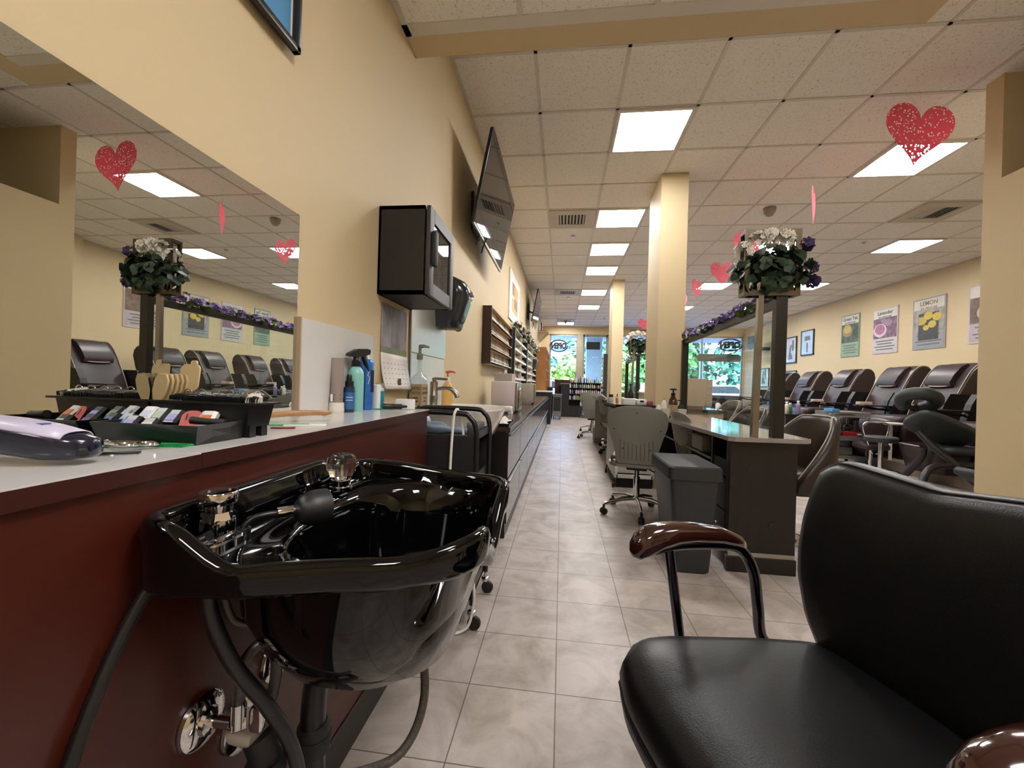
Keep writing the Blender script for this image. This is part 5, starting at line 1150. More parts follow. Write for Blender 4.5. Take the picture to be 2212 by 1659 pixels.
# second divider with lantern, vase and garland
t = thing('desk_divider', 'second clear divider with dark posts, seen between the two columns', 'divider', (1.12, 6.6, DZ))
for y, h in ((6.3, 1.50), (7.35, 1.47)): b = B(); b.box(1.10, 1.15, y, y+.045, DZ, h); b.build('post', post, t, smooth=0)
b = B(); b.prism([(6.34, 1.45), (6.34, 1.49), (7.36, 1.47), (7.36, 1.43)], 1.105, 1.145, u=(0, 1, 0), v=(0, 0, 1), wv=(1, 0, 0)); b.build('top_rail', post, t, smooth=0)
b = B(); b.quad((1.125, 6.34, DZ+.02), (1.125, 7.35, DZ+.02), (1.125, 7.35, 1.43), (1.125, 6.34, 1.45)); b.build('clear_sheet', divg, t, smooth=0)
garland((1.125, 6.4, 1.51), (1.125, 7.36, 1.49), 'purple flower garland on the rail of the second divider', 14, petalp, .045, .02, .02, 7)
lantern('lantern_frame', 'smaller looking bronze frame with flowers between the two columns', .99, 1.26, 6.28, 6.36, 1.50, 1.885, .026)
bouquet('vase of leaves and white flowers in the far bronze frame', (1.12, 6.33, 1.68), (1.03, 6.25, DZ), .18, 9, small=True)

# ------------------------------------------------------------------ third desk behind the divider, with dryer box
t = thing('white_desk', 'white desk with a black top seen through the near divider glass', 'desk', (2.0, 6.5, 0))
b = B(); b.box(1.70, 2.28, 6.1, 8.2, .0, .69); b.build('cabinet', M('desk_cream', '#a99d8c', .5), t, smooth=0)
for z in (.47, .24): b = B(); b.box(1.73, 2.25, 6.085, 6.1, z, z+.2); b.build('drawer', M('desk_cream', '#a99d8c', .5), t, smooth=0)
b = B(); b.box(1.67, 2.31, 6.06, 8.25, .69, .735, bev=.004); b.build('black_top', M('black_stone', '#121314', .08), t, smooth=0)
b = B(); b.box(1.80, 2.13, 6.35, 6.6, .765, 1.18, bev=.006); b.box(2.13, 2.22, 6.38, 6.57, .765, 1.17); b.box(1.84, 2.10, 6.40, 6.55, .735, .765); tag(b.build('beige_machine', M('machine_beige', '#b9a694', .5), smooth=0), 'tall beige box machine on the white desk behind the divider glass', 'machine')
def make_bucket():
    t = thing('tub_chair', 'dark brown tub chair with cream piping, right of the near nail desk', 'chair', (0, 0, 0), 0, 'brown customer tub chairs')
    n = 28; R = []; P_ = []
    for i in range(n+1):
        th = (-118+236*i/n)*PI/180; k = abs(th)/(118*PI/180); h = .36+.50*(1-max(0, (k-.28)/.72)**1.35*.82); ro, ri = .315, .25
        c, s_ = math.cos(th), math.sin(th); lean = .06*(h-.36)/.5
        R.append([((ro-.04)*c, (ro-.04)*s_, .34), (ro*c+lean*.6, ro*s_, .40), ((ro+.01)*c+lean, (ro+.01)*s_, h-.03), ((ro-.012)*c+lean, (ro-.012)*s_, h), ((ri+.01)*c+lean, (ri+.01)*s_, h-.005), (ri*c+lean*.8, ri*s_, h-.04), ((ri-.02)*c, (ri-.02)*s_, .44), ((ri-.02)*c, (ri-.02)*s_, .34)])
        P_.append(((ri+.012)*c+lean, (ri+.012)*s_, h-.001))
    b = B(); b.loft(R, 0, True, True); b.build('wrap_back', brownd, t, smooth=60, local=True)
    b = B(); b.tube(P_, .005, 8); b.build('piping', piping, t, local=True)
    b = B(); b.sell((-.03, 0, .42), (.26, .235, .075), .5, .5, 28, 10); b.build('seat_cushion', brownd, t, smooth=180, local=True)
    b = B(); b.lathe([(.03, .05), (.03, .35), (.12, .36)], seg=16); b.lathe([(.24, 0), (.24, .01), (.05, .04), (.03, .06)], seg=28); b.build('pedestal', chrome, t, local=True)
    return t
BK = make_bucket(); BK.location = (1.60, 3.10, 0); BK.rotation_euler = (0, 0, .25); BK.scale = (.78, .8, 1.0)
dup(BK, (1.70, 4.25, 0), 'dark brown tub chair seen through the near divider glass', .2)
dup(BK, (2.55, 6.9, 0), 'dark brown tub chair far back beside the white desk', .3)
t = thing('chrome_chair', 'grey padded chair with a chrome frame behind the white desk', 'chair', (2.75, 8.35, 0), .4)
b = B(); b.sell((0, .2, .72), (.2, .03, .16), .5, .5); b.build('backrest', greys, t, smooth=180, local=True)
b = B(); b.sell((0, 0, .45), (.21, .2, .035), .5, .5); b.build('seat', greys, t, smooth=180, local=True)
for s_ in (-1, 1):
    b = B(); b.tube([(s_*.2, .26, 0), (s_*.21, .22, .45), (s_*.21, .21, .88), (s_*.12, .21, .9), (0, .21, .9)], .011, 10, sm=4); b.build('side_tube', chrome, t, local=True)
    b = B(); b.cyl((s_*.2, -.18, 0), (s_*.2, -.12, .43), .011); b.build('front_leg', chrome, t, local=True)
# ================================================================== pedicure side
stone = M('stone_platform', '#8d8276', .45, var=.15, vscale=7)
b = B(); b.box(4.45, WR-.21, 4.55, 12.4, 0, .13); tag(b.build('pedicure_platform', stone, smooth=0), 'low stone platform carrying the pedicure chairs along the right wall', 'platform')
gold = M('gold_bowl', '#7a5a2a', .25, .6, var=.4, vscale=30)
brownb = M('brown_base', '#2c1f1c', .35, var=.15)
def make_pedi():
    t = thing('pedicure_chair', '', 'pedicure chair', (0, 0, 0), 0, 'brown pedicure chairs along the right wall')
    b = B(); b.box(-.42, .42, -.36, .36, 0, .46, bev=.02); b.build('base', brownb, t, local=True)
    b = B(); R = []
    for k, z in ((.72, 0), (.8, .04), (.95, .24), (1, .30), (.93, .31), (.85, .27), (.7, .12)): R.append([(-.70+.27*k*x, .33*k*y, z) for x, y in [(math.copysign(abs(math.cos(a))**.6, math.cos(a)), math.copysign(abs(math.sin(a))**.6, math.sin(a))) for a in [2*PI*i/32 for i in range(32)]]])
    b.loft(R, 0, True, True); tb_ = b.build('foot_tub', brownb, t, smooth=50, local=True)
    b = B(); b.lathe([(.17, .225), (.2, .285), (.19, .285), (.15, .21), (.001, .2)], (-.70, 0, 0), 24); b.build('foot_basin', gold, tb_, local=True)
    b = B(); b.sell((-.14, 0, .52), (.34, .30, .085), .45, .3, 32, 12); b.build('seat_cushion', brownl, t, smooth=180, local=True)
    b = B(); b.sell((-.50, 0, .44), (.085, .30, .12), .5, .3, 28, 12); b.build('leg_rest', brownl, t, smooth=180, local=True)
    b = B(); b.tube([(-.57, -.27, .53), (-.57, .27, .53)], .006, 8); b.tube([(-.3, .29, .57), (-.46, .29, .56)], .005, 8); b.build('seat_piping', piping, t, local=True)
    # backrest: leaning slab with rolled top, side profile swept across the width
    prof = [(.10, .50), (.16, .70), (.25, .92), (.34, 1.12), (.42, 1.26), (.50, 1.345), (.57, 1.37), (.64, 1.355), (.69, 1.30), (.71, 1.2), (.66, 1.0), (.56, .75), (.46, .52)]
    W = .33; R = []
    cxp, czp = sum(p[0] for p in prof)/len(prof), sum(p[1] for p in prof)/len(prof)
    for y, k in ((-W, .80), (-W-.012, .95), (-W+.015, 1.0), (-W*.6, 1.0), (-W*.55, 1.015), (0, 1.02), (W*.55, 1.015), (W*.6, 1.0), (W-.015, 1.0), (W+.012, .95), (W, .80)): R.append([(cxp+(x-cxp)*k, y, czp+(z-czp)*k) for x, z in prof])
    b = B(); b.loft(R, 0, True, True); b.build('backrest', brownl, t, smooth=55, local=True)
    for s_ in (-1, 1): b = B(); b.tube([(x-.004, s_*(W-.012), z) for x, z in prof[:9]], .006, 8, sm=2); b.build('back_piping', piping, t, local=True)
    b = B(); b.loft([[(.30+dx, y, 1.03+dz) for dx, dz in ((-.035, 0), (-.055, .06), (.0, .17), (.09, .285), (.17, .33), (.2, .3), (.1, .18), (.04, .03))] for y in (-.2, -.19, .19, .2)], 0, True, True); hp = b.build('head_pillow', brownl, t, smooth=60, local=True)
    b = B(); b.tube([(.272, -.17, 1.045), (.258, -.08, 1.035), (.255, .08, 1.035), (.272, .17, 1.045)], .008, 8, sm=3); b.build('pillow_piping', piping, hp, local=True)
    for s_ in (-1, 1):
        b = B(); b.prism([(-.12, .45), (.22, .45), (.30, .70), (.32, .93), (.05, .93), (-.02, .80)], -.045, .045, o=(0, s_*.415, 0), u=(1, 0, 0), v=(0, 0, 1), wv=(0, 1, 0)); ar = b.build('armrest', M('arm_dark', '#171313', .4, var=.2), t, smooth=0, local=True)
        b = B(); b.box(-.46, -.02, s_*.40-.06, s_*.40+.06, .705, .725, bev=.006); b.build('arm_tray', M('tray_dark', '#2d2723', .25), ar, smooth=0, local=True)
        b = B(); b.tube([(-.4, s_*.42, .70), (-.2, s_*.42, .66), (.0, s_*.42, .66)], .015, 8); b.build('tray_arm', blackm, ar, local=True)
    return t
PD = make_pedi(); ys = (5.4, 6.6, 7.55, 8.75, 9.95, 11.15)
labs = ['brown pedicure chair nearest the partition, mostly hidden from the aisle but seen in the mirror', 'brown pedicure chair cut by the partition edge, below the last poster', 'brown pedicure chair behind the massage chair head cradle, below the lemon poster', 'brown pedicure chair below the lavender poster', 'brown pedicure chair just right of the near dark post', 'farthest brown pedicure chair, partly behind the near dark post']
PD.location = (5.12, ys[0], .13); PD['label'] = labs[0]
for y, l in zip(ys[1:], labs[1:]): dup(PD, (5.12, y, .13), l)
rng = random.Random(8)
for k, y in enumerate(ys):
    if k in (0,): continue
    b = B(); b.box(4.70, 4.88, y-.45, y-.35, .856, .90, bev=.004); tag(b.build('towel_box', M('pale_pink_box', '#c2a99c', .6), smooth=0), ['', 'pale box on the arm tray of the pedicure chair at the partition', 'pale box on the arm tray below the lemon poster', 'pale box on the arm tray below the lavender poster', 'pale box on the arm tray behind the near dark post', 'pale box on the farthest arm tray'][k], 'box')
# posters
PGRP = 'spa posters on the right wall'
def poster(y0, y1, z0, z1, label, frame, title, sub, pic, foot, deco, tcol):
    t = thing('spa_poster', label, 'poster', (WR, (y0+y1)/2, z0), 0, PGRP)
    b = B(); b.box(WR-.0135, WR-.0015, y0, y1, z0, z1); b.build('board', frame, t, smooth=0)
    f = .025; x = WR-.016; H = z1-z0
    b = B(); b.box(x, x+.002, y0+f, y1-f, z0+H*.72, z1-f); b.build('header', M('poster_white', '#cfcabf', .5), t, smooth=0)
    b = B(); b.box(x-.0005, x+.002, y0+f, y1-f, z0+H*.34, z0+H*.78); b.build('photo', pic, t, smooth=0)
    b = B(); b.box(x, x+.002, y0+f, y1-f, z0+f, z0+H*.34); b.build('footer', foot, t, smooth=0)
    ym = (y0+y1)/2
    b = B(); b.text(title, .105, (x-.001, ym, z1-.13), (0, -1, 0), (0, 0, 1), .0005, bold=.002)
    if sub: b.text(sub, .052, (x-.001, ym, z1-.20), (0, -1, 0), (0, 0, 1), .0005, bold=.001)
    b.build('lettering', tcol, t, smooth=0)
    b = B()
    for k in range(4):
        z = z0+H*.26-.055*k; hw = (y1-y0)*(.36, .3, .4, .34)[k]; b.box(x-.001, x+.001, ym-hw, ym+hw, z, z+.022)
    b.build('small_print', M('small_print', '#6a6660', .6), t, smooth=0)
    for di, (kind, pts, m) in enumerate(deco):
        for pi_, (a, c, r) in enumerate(pts):
            b = B(); lift = .0012*(di*1.0+1)+.0004*pi_
            if kind == 'r': b.prism([(r*math.cos(q), r*.8*math.sin(q)) for q in [2*PI*i/20 for i in range(20)]], 0, .001, o=(x-lift, ym-a, z0+H*.34+c), u=(0, -1, 0), v=(0, 0, 1), wv=(-1, 0, 0))
            else: b.box(x-lift-.001, x-.0006, ym-a-r, ym-a+r, z0+H*.34+c-r*1.2, z0+H*.34+c+r*1.2)
            b.build('printed_shape', m, t, smooth=0)
    return t
yel = M('lemon_yellow', '#c9b03c', .5, var=.12, vscale=20); dkp = M('photo_dark', '#3c3532', .5, var=.4, vscale=12)
poster(7.73, 8.38, 1.855, 2.765, 'grey framed LEMON poster with lemons, second from the partition', M('poster_grey', '#94928f', .5), 'LEMON', 'SPA PEDICURE', M('lemon_photo', '#9a948a', .5, var=.35, vscale=8), M('poster_foot_grey', '#8f9197', .5), [('b', [(0, .09, .2)], dkp), ('r', [(-.1, .2, .07), (.0, .28, .09), (.17, .24, .09), (.08, .12, .08), (-.04, .07, .06)], yel), ('b', [(-.13, .2, .06)], M('oil_yellow', '#b8a23a', .3))], M('title_bronze', '#8a6d4a', .5))
poster(8.72, 9.36, 1.852, 2.765, 'white framed Lavender poster with a purple bowl photo', M('poster_lilac', '#bdb0b4', .5), 'Lavender', 'SPA PEDICURE', M('lavender_photo', '#75566a', .5, var=.6, vscale=14), M('poster_foot_white', '#b9b3b2', .5), [('r', [(-.12, .16, .17)], M('bowl_white', '#c8b8bd', .5)), ('r', [(-.12, .18, .13)], M('petals_pink', '#a0667f', .5, var=.4, vscale=40)), ('r', [(.1, .3, .09), (-.02, .34, .07)], M('stone_mauve', '#8d7680', .5, var=.3))], M('title_dark', '#3c3440', .5))
poster(9.75, 10.33, 1.848, 2.80, 'green framed Green Tea poster, leftmost of the spa posters', M('poster_green', '#7d9277', .5), 'Green Tea', 'SPA PEDICURE', M('tea_photo', '#4a5339', .5, var=.6, vscale=12), M('poster_foot_green', '#86a083', .5), [('r', [(-.08, .26, .16)], M('tea_cup', '#9a7f4c', .5, var=.2)), ('r', [(-.08, .31, .12)], M('tea_yellow', '#b7a04a', .4)), ('r', [(.16, .2, .08), (.2, .3, .06)], leafm)], M('title_dark', '#3c3440', .5))
poster(6.55, 7.34, 1.865, 2.78, 'lilac framed spa poster cut off by the partition edge', M('poster_lilac', '#bdb0b4', .5), 'M', '', M('brown_photo', '#6d5747', .5, var=.4, vscale=9), M('poster_foot_lilac', '#ab9fa3', .5), [('r', [(-.1, .16, .16)], M('bowl_cream', '#b9a68e', .5))], M('title_bronze', '#8a6d4a', .5))
def frame_pic(y0, y1, z0, z1, label, m, motif):
    t = thing('framed_print', label, 'picture', (WR, (y0+y1)/2, z0))
    b = B(); f = .03
    for a in ((y0, y1, z0, z0+f), (y0, y1, z1-f, z1), (y0, y0+f, z0, z1), (y1-f, y1, z0, z1)): b.box(WR-.03, WR-.001, *a)
    b.build('frame', blackp, t, smooth=0)
    b = B(); b.box(WR-.02, WR-.002, y0+f, y1-f, z0+f, z1-f); b.build('print', m, t, smooth=0)
    b = B(); ym, zm = (y0+y1)/2, (z0+z1)/2
    if motif == 'hands': b.box(WR-.022, WR-.019, ym-.03, ym+.03, z0+.08, zm); b.sell((WR-.02, ym, zm+.12), (.002, .12, .06), nu=16, nv=6); b.box(WR-.022, WR-.019, ym-.14, ym+.14, zm+.06, zm+.075)
    else: b.prism([(-.12, 0), (-.02, .4), (.06, .42), (.02, .2), (.12, .02)], 0, .002, o=(WR-.02, ym, z0+.1), u=(0, -1, 0), v=(0, 0, 1), wv=(-1, 0, 0)); b.sell((WR-.02, ym-.12, zm+.12), (.002, .05, .16), nu=14, nv=6)
    b.build('figure', M('print_grey', '#6a7474', .6, var=.3), t, smooth=0)
frame_pic(11.36, 11.92, 2.0, 2.665, 'black framed pale print on the right wall, left of the Green Tea poster', M('print_pale', '#c8d0c8', .4), 'hands')
frame_pic(12.13, 12.72, 1.83, 2.57, 'black framed figure print on the right wall, partly behind the dark post', M('print_lilac', '#b9bcc8', .4, var=.25, vscale=6), 'fig')
frame_pic(12.1, 12.9, 1.2, 1.62, 'low wide framed picture behind the farthest pedicure chair', M('print_pale2', '#a9b4ac', .4, var=.3, vscale=5), 'hands')
frame_pic(13.6, 14.3, 1.15, 1.75, 'framed pale picture near the window at the far end of the right wall', M('print_mint', '#b5cbbb', .4, var=.3, vscale=5), 'fig')
# far right television on a bracket
b = B(); b.box(WR-.5, WR-.42, 13.3, 14.0, 2.35, 2.75); b.box(WR-.42, WR-.0015, 13.6, 13.7, 2.3, 2.4); b.tube([(WR-.3, 13.6, 2.4), (WR-.35, 13.5, 2.9), (WR-.2, 13.5, 3.1)], .012, 6, sm=4); tag(b.build('small_monitor', blackp, smooth=0), 'small dark monitor on a bracket near the right window', 'monitor')
# ------------------------------------------------------------------ massage chair
t = thing('massage_chair', 'dark upholstered massage chair with an open face cradle, beside the partition', 'massage chair', (4.15, 5.1, 0))
MX, MY = 3.92, 5.08
T = Matrix.Translation((MX+.08, MY+.05, .965)) @ Matrix.Rotation(-.75, 4, 'X') @ Matrix.Rotation(.25, 4, 'Y')
b = B(); b.tube([T @ Vector((.145*math.cos(a)*1.0, .125*math.sin(a), .012*math.cos(2*a))) for a in [PI*.62+(PI*1.76)*k/28-PI*.0 for k in range(29)]], [.045]+[.07]*27+[.045], 14); b.build('face_cradle', teal, t, smooth=180)
b = B(); b.tube([(MX+.1, MY+.12, .92), (MX+.12, MY+.1, .80), (MX+.2, MY+.05, .68)], .015, 8); b.box(MX-.05, MX+.2, MY+.1, MY+.13, .88, .91); b.build('cradle_bracket', blackm, t)
T = Matrix.Translation((MX+.26, MY, .66)) @ Matrix.Rotation(-.15, 4, 'Z') @ Matrix.Rotation(.45, 4, 'Y') @ Matrix.Rotation(-.65, 4, 'X')
b = B(); b.sell((0, 0, 0), (.30, .19, .045), .5, .55, 28, 12, T=T); b.build('chest_pad', teal, t, smooth=180)
b = B(); b.sell((MX+.5, MY+.02, .43), (.27, .17, .05), .5, .5, 28, 10); b.build('arm_pad', teal, t, smooth=180)
b = B(); b.sell((0, 0, 0), (.26, .15, .05), .5, .5, 28, 10, T=Matrix.Translation((MX+.25, MY-.55, .20)) @ Matrix.Rotation(.4, 4, 'Y')); b.build('knee_pad', teal, t, smooth=180)
b = B(); b.sell((MX+.45, MY-.5, .16), (.2, .12, .045), .5, .5); b.build('knee_pad', teal, t, smooth=180)
for pts in ([(MX-.2, MY-.35, .02), (MX-.12, MY-.3, .18), (MX+.0, MY-.25, .27), (MX+.2, MY-.2, .29), (MX+.36, MY-.18, .28)], [(MX+.06, MY+.02, .62), (MX+.14, MY-.1, .45), (MX+.26, MY-.2, .30), (MX+.34, MY-.35, .12), (MX+.5, MY-.45, .02)], [(MX+.1, MY+.0, .45), (MX+.15, MY+.1, .3), (MX+.1, MY+.3, .02)], [(MX+.3, MY-.2, .29), (MX+.5, MY-.1, .3), (MX+.62, MY, .40)], [(MX+.34, MY-.36, .12), (MX+.6, MY-.3, .10), (MX+.75, MY-.2, .02)]):
    b = B(); b.tube(pts, .034, 12, sm=5); b.build('frame_tube', M('frame_black_purple', '#1a1619', .4, var=.2), t)
for k in range(2): b = B(); b.cyl((MX+.28, MY-.24+.08*k, .29), (MX+.46, MY-.2+.08*k, .30), .03); b.build('foam_roller', blackm, t)
# stools
def stool(x, y, h, r, label, m):
    t = thing('round_stool', label, 'stool', (x, y, 0))
    b = B(); b.lathe([(r*.9, h-.07), (r, h-.06), (r, h-.015), (r*.9, h), (.001, h+.004)], seg=32); b.build('seat', m, t, local=True)
    b = B(); b.cyl((0, 0, .08), (0, 0, h-.07), .025); b.build('column', chrome, t, local=True)
    for k in range(5):
        a = 2*PI*k/5+.2; b = B(); b.tube([(0, 0, .09), (.25*math.cos(a), .25*math.sin(a), .05)], [.016, .01], 8); lg = b.build('leg', chrome, t, local=True)
        b = B(); b.sell((.25*math.cos(a), .25*math.sin(a), .026), (.022, .022, .026), .8, .8, 14, 8); b.build('caster', blackm, lg, local=True)
stool(4.0, 5.66, .50, .17, 'round dark cushioned stool with chrome column behind the massage chair', teal)
t = thing('chrome_stool', 'brown padded stool back with V shaped chrome legs by the grey cart', 'stool', (4.2, 6.0, 0))
b = B(); b.sell((4.16, 6.0, .50), (.15, .03, .14), .5, .5); b.build('back_pad', brownl, t, smooth=180)
b = B(); b.sell((4.2, 6.12, .32), (.17, .17, .05), .5, .5); b.build('seat', brownl, t, smooth=180)
for s_ in (-1, 1): b = B(); b.tube([(4.16, 5.985, .645), (4.16+.13*s_, 5.98, .64), (4.16+.15*s_, 5.98, .55), (4.16+.05*s_, 5.98, .27), (4.16+.02*s_, 6.0, .23)], .011, 10, sm=4); b.build('side_tube', chrome, t)
b = B(); b.cyl((4.2, 6.12, .05), (4.2, 6.12, .28), .022); b.lathe([(.2, 0), (.2, .02), (.03, .05)], (4.2, 6.12, 0), 24); b.build('pedestal', chrome, t)
b = B(); b.box(4.25, 4.6, 6.05, 6.25, .62, .645, bev=.004); b.cyl((4.5, 6.2, .13), (4.5, 6.2, .62), .02); tag(b.build('white_shelf_table', whitep), 'small white shelf table beside the chrome stool', 'table')
# ------------------------------------------------------------------ grey metal cart
t = thing('metal_cart', 'grey metal cart with drawers and tools in front of the pedicure chairs', 'cart', (4.05, 6.5, 0))
for x in (3.86, 4.30):
    for y in (6.3, 6.75):
        b = B(); b.cyl((x, y, .06), (x, y, .74), .014, seg=10); b.build('upright', greymetal, t)
        b = B(); b.sell((x, y, .03), (.018, .025, .03), .8, .8, 14, 8); b.build('caster', blackm, t)
for z in (.1, .36, .70): b = B(); b.box(3.85, 4.31, 6.29, 6.76, z, z+.06 if z > .1 else z+.04); b.build('shelf', greymetal, t, smooth=0)
b = B(); b.tube([(3.9, 6.29, .5), (3.9, 6.29, .64), (3.95, 6.29, .69), (4.2, 6.29, .69), (4.26, 6.29, .64), (4.26, 6.29, .15)], .013, 10, sm=3); b.build('front_hoop', greymetal, t)
b = B(); b.box(3.79, 3.845, 6.32, 6.72, .10, .70); o = b.build('drawer_tower', M('drawer_blue_grey', '#8b949b', .35), t, smooth=0)
for k in range(10): b = B(); b.box(3.788, 3.846, 6.312, 6.322, .115+.058*k, .155+.058*k); b.build('drawer', M('drawer_blue_grey', '#8b949b', .35), o, smooth=0)
b = B(); b.tube([(3.78, 6.30, .735), (3.80, 6.29, .735), (4.1, 6.285, .735)], .01, 8); b.build('handle', chrome, t)
b = B(); b.box(4.0, 4.18, 6.35, 6.5, .42, .47); tag(b.build('red_box', M('red_card', '#a3202c', .45), smooth=0), 'red carton on the middle shelf of the grey cart', 'box')
b = B(); b.box(4.14, 4.26, 6.36, 6.45, .42, .45, bev=.004); tag(b.build('white_file', whitep), 'white file lying beside the red carton', 'file')
b = B(); b.box(3.96, 4.16, 6.4, 6.6, .14, .26, bev=.01); tag(b.build('grey_machine', greymetal), 'small grey machine with a dial on the bottom shelf of the cart', 'machine')
b = B(); b.tube([(4.0, 6.4, .42), (4.03, 6.38, .5), (4.06, 6.4, .58)], .01, 8); b.sell((4.12, 6.45, .53), (.06, .05, .05), .9, .9, 14, 8); tag(b.build('hand_tool', blackp), 'black hand tool with a cord on the middle shelf of the cart', 'tool')
b = B(); b.box(3.82, 3.92, 6.31, 6.5, .76, .80, bev=.002); tag(b.build('blue_box', M('blue_card', '#2a4d86', .4), smooth=0), 'blue box on the corner of the grey cart top', 'box')
# bottles standing by the pedicure chairs
for k, (x, y, c, h, l) in enumerate(((3.72, 7.3, '#d8d4c4', .17, 'white bottle with green print on the side table'), (3.80, 7.35, '#4d7a58', .15, 'green bottle between the white and the lilac bottles'), (3.90, 7.3, '#8f87b5', .19, 'lilac bottle on the side table behind the tub chair'))):
    bottle('lotion_bottle', l, x, y, [(.03, 0), (.033, .004), (.033, h-.03), (.014, h-.01), (.014, h)], M('bot_'+c[1:], c, .35), (('cap', [(.018, h), (.018, h+.03), (.001, h+.031)], whitep),), z=.66)
t = thing('side_trolley', 'low dark trolley with bottles in front of the pedicure chairs', 'trolley', (3.8, 7.3, 0))
b = B(); b.box(3.6, 4.05, 7.1, 7.5, .63, .66); b.build('top', blackp, t, smooth=0)
b = B(); b.box(3.62, 4.03, 7.12, 7.48, .0, .63); b.build('cabinet', brownb, t, smooth=0)
t = thing('side_trolley', 'second low trolley with a woven basket seen through the near divider', 'trolley', (2.95, 7.6, 0))
b = B(); b.box(2.7, 3.2, 7.4, 7.9, .56, .59); b.build('top', whitep, t, smooth=0)
for x in (2.73, 3.17):
    for y in (7.43, 7.87): b = B(); b.cyl((x, y, 0), (x, y, .56), .014); b.build('leg', chrome, t)
b = B(); b.box(2.72, 3.18, 7.42, 7.88, .3, .32); b.build('shelf', whitep, t, smooth=0)
b = B(); b.lathe([(.12, 0), (.16, .1), (.155, .1), (.11, .01)], (2.95, 7.62, .59), 24); tag(b.build('basket', M('basket_brown', '#5c4028', .7, var=.4, vscale=60)), 'brown basket on the low trolley behind the near dark post', 'basket')
bottle('cleaner_bottle', 'white bottle with dark cap on the low trolley beside the basket', 2.80, 7.75, [(.04, 0), (.042, .004), (.042, .17), (.02, .2)], whitep, (('cap', [(.025, .2), (.025, .23), (.001, .231)], M('cap_navy', '#2b2f44', .4)),), z=.59)
bottle('cleaner_bottle', 'lime green bottle on the low trolley beside the basket', 3.08, 7.78, [(.04, 0), (.042, .004), (.042, .12), (.02, .15)], M('lime_bottle', '#7f9a4a', .35), (('cap', [(.025, .15), (.025, .18), (.001, .181)], blackp),), z=.59)

# ================================================================== front of the shop
t = thing('black_podium', 'black podium desk at the far end of the aisle', 'desk', (.1, 13.6, 0))
b = B(); b.box(-.03, .22, 13.3, 14.2, 0, 1.06); b.build('body', blackm, t, smooth=0)
b = B(); b.box(-.05, .24, 13.27, 14.22, 1.06, 1.085); b.build('top', M('podium_top', '#8a8f92', .3), t, smooth=0)
t = thing('product_display', 'black display shelf full of product bottles at the end of the aisle', 'display shelf', (.75, 13.5, 0))
b = B(); b.box(.22, 1.3, 13.62, 13.66, 0, 1.12); b.box(.22, .24, 13.3, 13.62, 0, 1.12); b.box(.74, .76, 13.3, 13.62, .5, 1.12); b.box(1.28, 1.3, 13.3, 13.62, 0, 1.12); b.box(.24, 1.28, 13.32, 13.62, 0, .36); b.build('carcass', blackm, t, smooth=0)
for z in (.55, .74, .93, 1.10): b = B(); b.box(.24, 1.28, 13.3, 13.62, z, z+.015); b.build('shelf', blackm, t, smooth=0)
for k in range(4): b = B(); b.box(.25+.26*k, .49+.26*k, 13.305, 13.32, .03, .34); b.build('drawer_front', blackm, t, smooth=0)
rng = random.Random(11); base = {}
cols = ['#d8d6d2', '#c7b7c9', '#3d4a63', '#b9c7a2', '#c99a8c', '#5c6f8a', '#8f9ea8', '#e6e1d2', '#2b2b30', '#a9b552']
for k, z in enumerate((.37, .565, .755, .945, 1.115)):
    for i in range(16 if k else 5):
        c = rng.choice(cols); x = .27+.064*i if k else .62+.07*i
        if abs(x-.75) < .03 and k: continue
        h = rng.uniform(.11, .16) if k < 4 else rng.uniform(.1, .2)
        if c not in base:
            b = B(); b.lathe([(.022, 0), (.024, .03), (.024, .75), (.014, .85), (.014, 1.0), (.001, 1.001)], seg=12); base[c] = b.build('product_bottle', M('prod_'+c[1:], c, .35), local=True); o = base[c]
        else: o = base[c].copy(); COL.objects.link(o)
        o.location = (x, 13.36, z+.0); o.scale = (1, 1, h); tag(o, 'product bottle on the %s row of the black display shelf' % ['bottom', 'second', 'third', 'fourth', 'uppermost'][k], 'bottle', 'product bottles on the black display shelf')
t = thing('reception_desk', 'reddish brown reception desk beside the left street window', 'desk', (.1, 14.6, 0))
b = B(); b.box(-.25, .45, 14.35, 14.9, 0, 1.18); b.build('body', M('reception_wood', '#4a2018', .4, var=.15), t, smooth=0)
b = B(); b.box(-.3, .5, 14.3, 14.95, 1.18, 1.21); b.build('top', M('reception_wood', '#4a2018', .4, var=.15), t, smooth=0)
t = thing('grey_trolley', 'tall grey trolley at the far end of the drawer counter', 'trolley', (-.12, 12.4, 0))
b = B(); b.box(-.25, 0, 12.2, 12.6, .10, .72); b.build('cabinet', greymetal, t, smooth=0)
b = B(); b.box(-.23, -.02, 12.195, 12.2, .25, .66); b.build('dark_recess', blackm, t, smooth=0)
b = B(); b.box(-.27, .02, 12.18, 12.62, .72, .75); b.build('top', greymetal, t, smooth=0)
for x in (-.22, -.03): b = B(); b.lathe([(.04, -.012), (.045, 0), (.04, .012)], seg=18, T=Matrix.Translation((x, 12.22, .045)) @ Matrix.Rotation(PI/2, 4, 'Y')); b.cyl((x, 12.22, .045), (x, 12.24, .11), .01); b.build('wheel', blackm, t)
b = B(); b.box(-.45, -.28, 12.6, 13.0, .0, .95); tag(b.build('black_cabinet', blackm, smooth=0), 'narrow black cabinet behind the grey trolley', 'cabinet')
bottle('display_bottles', 'white bottle on the narrow black cabinet', -.36, 12.75, [(.05, 0), (.05, .15), (.02, .2)], whitep, (), z=.95)
t = thing('wire_rack', 'tall narrow rack with white pockets left of the far column', 'rack', (1.13, 11.0, 0))
b = B(); b.box(1.08, 1.18, 11.0, 11.25, .0, 1.88); b.build('post_panel', M('rack_dark', '#241f1d', .5), t, smooth=0)
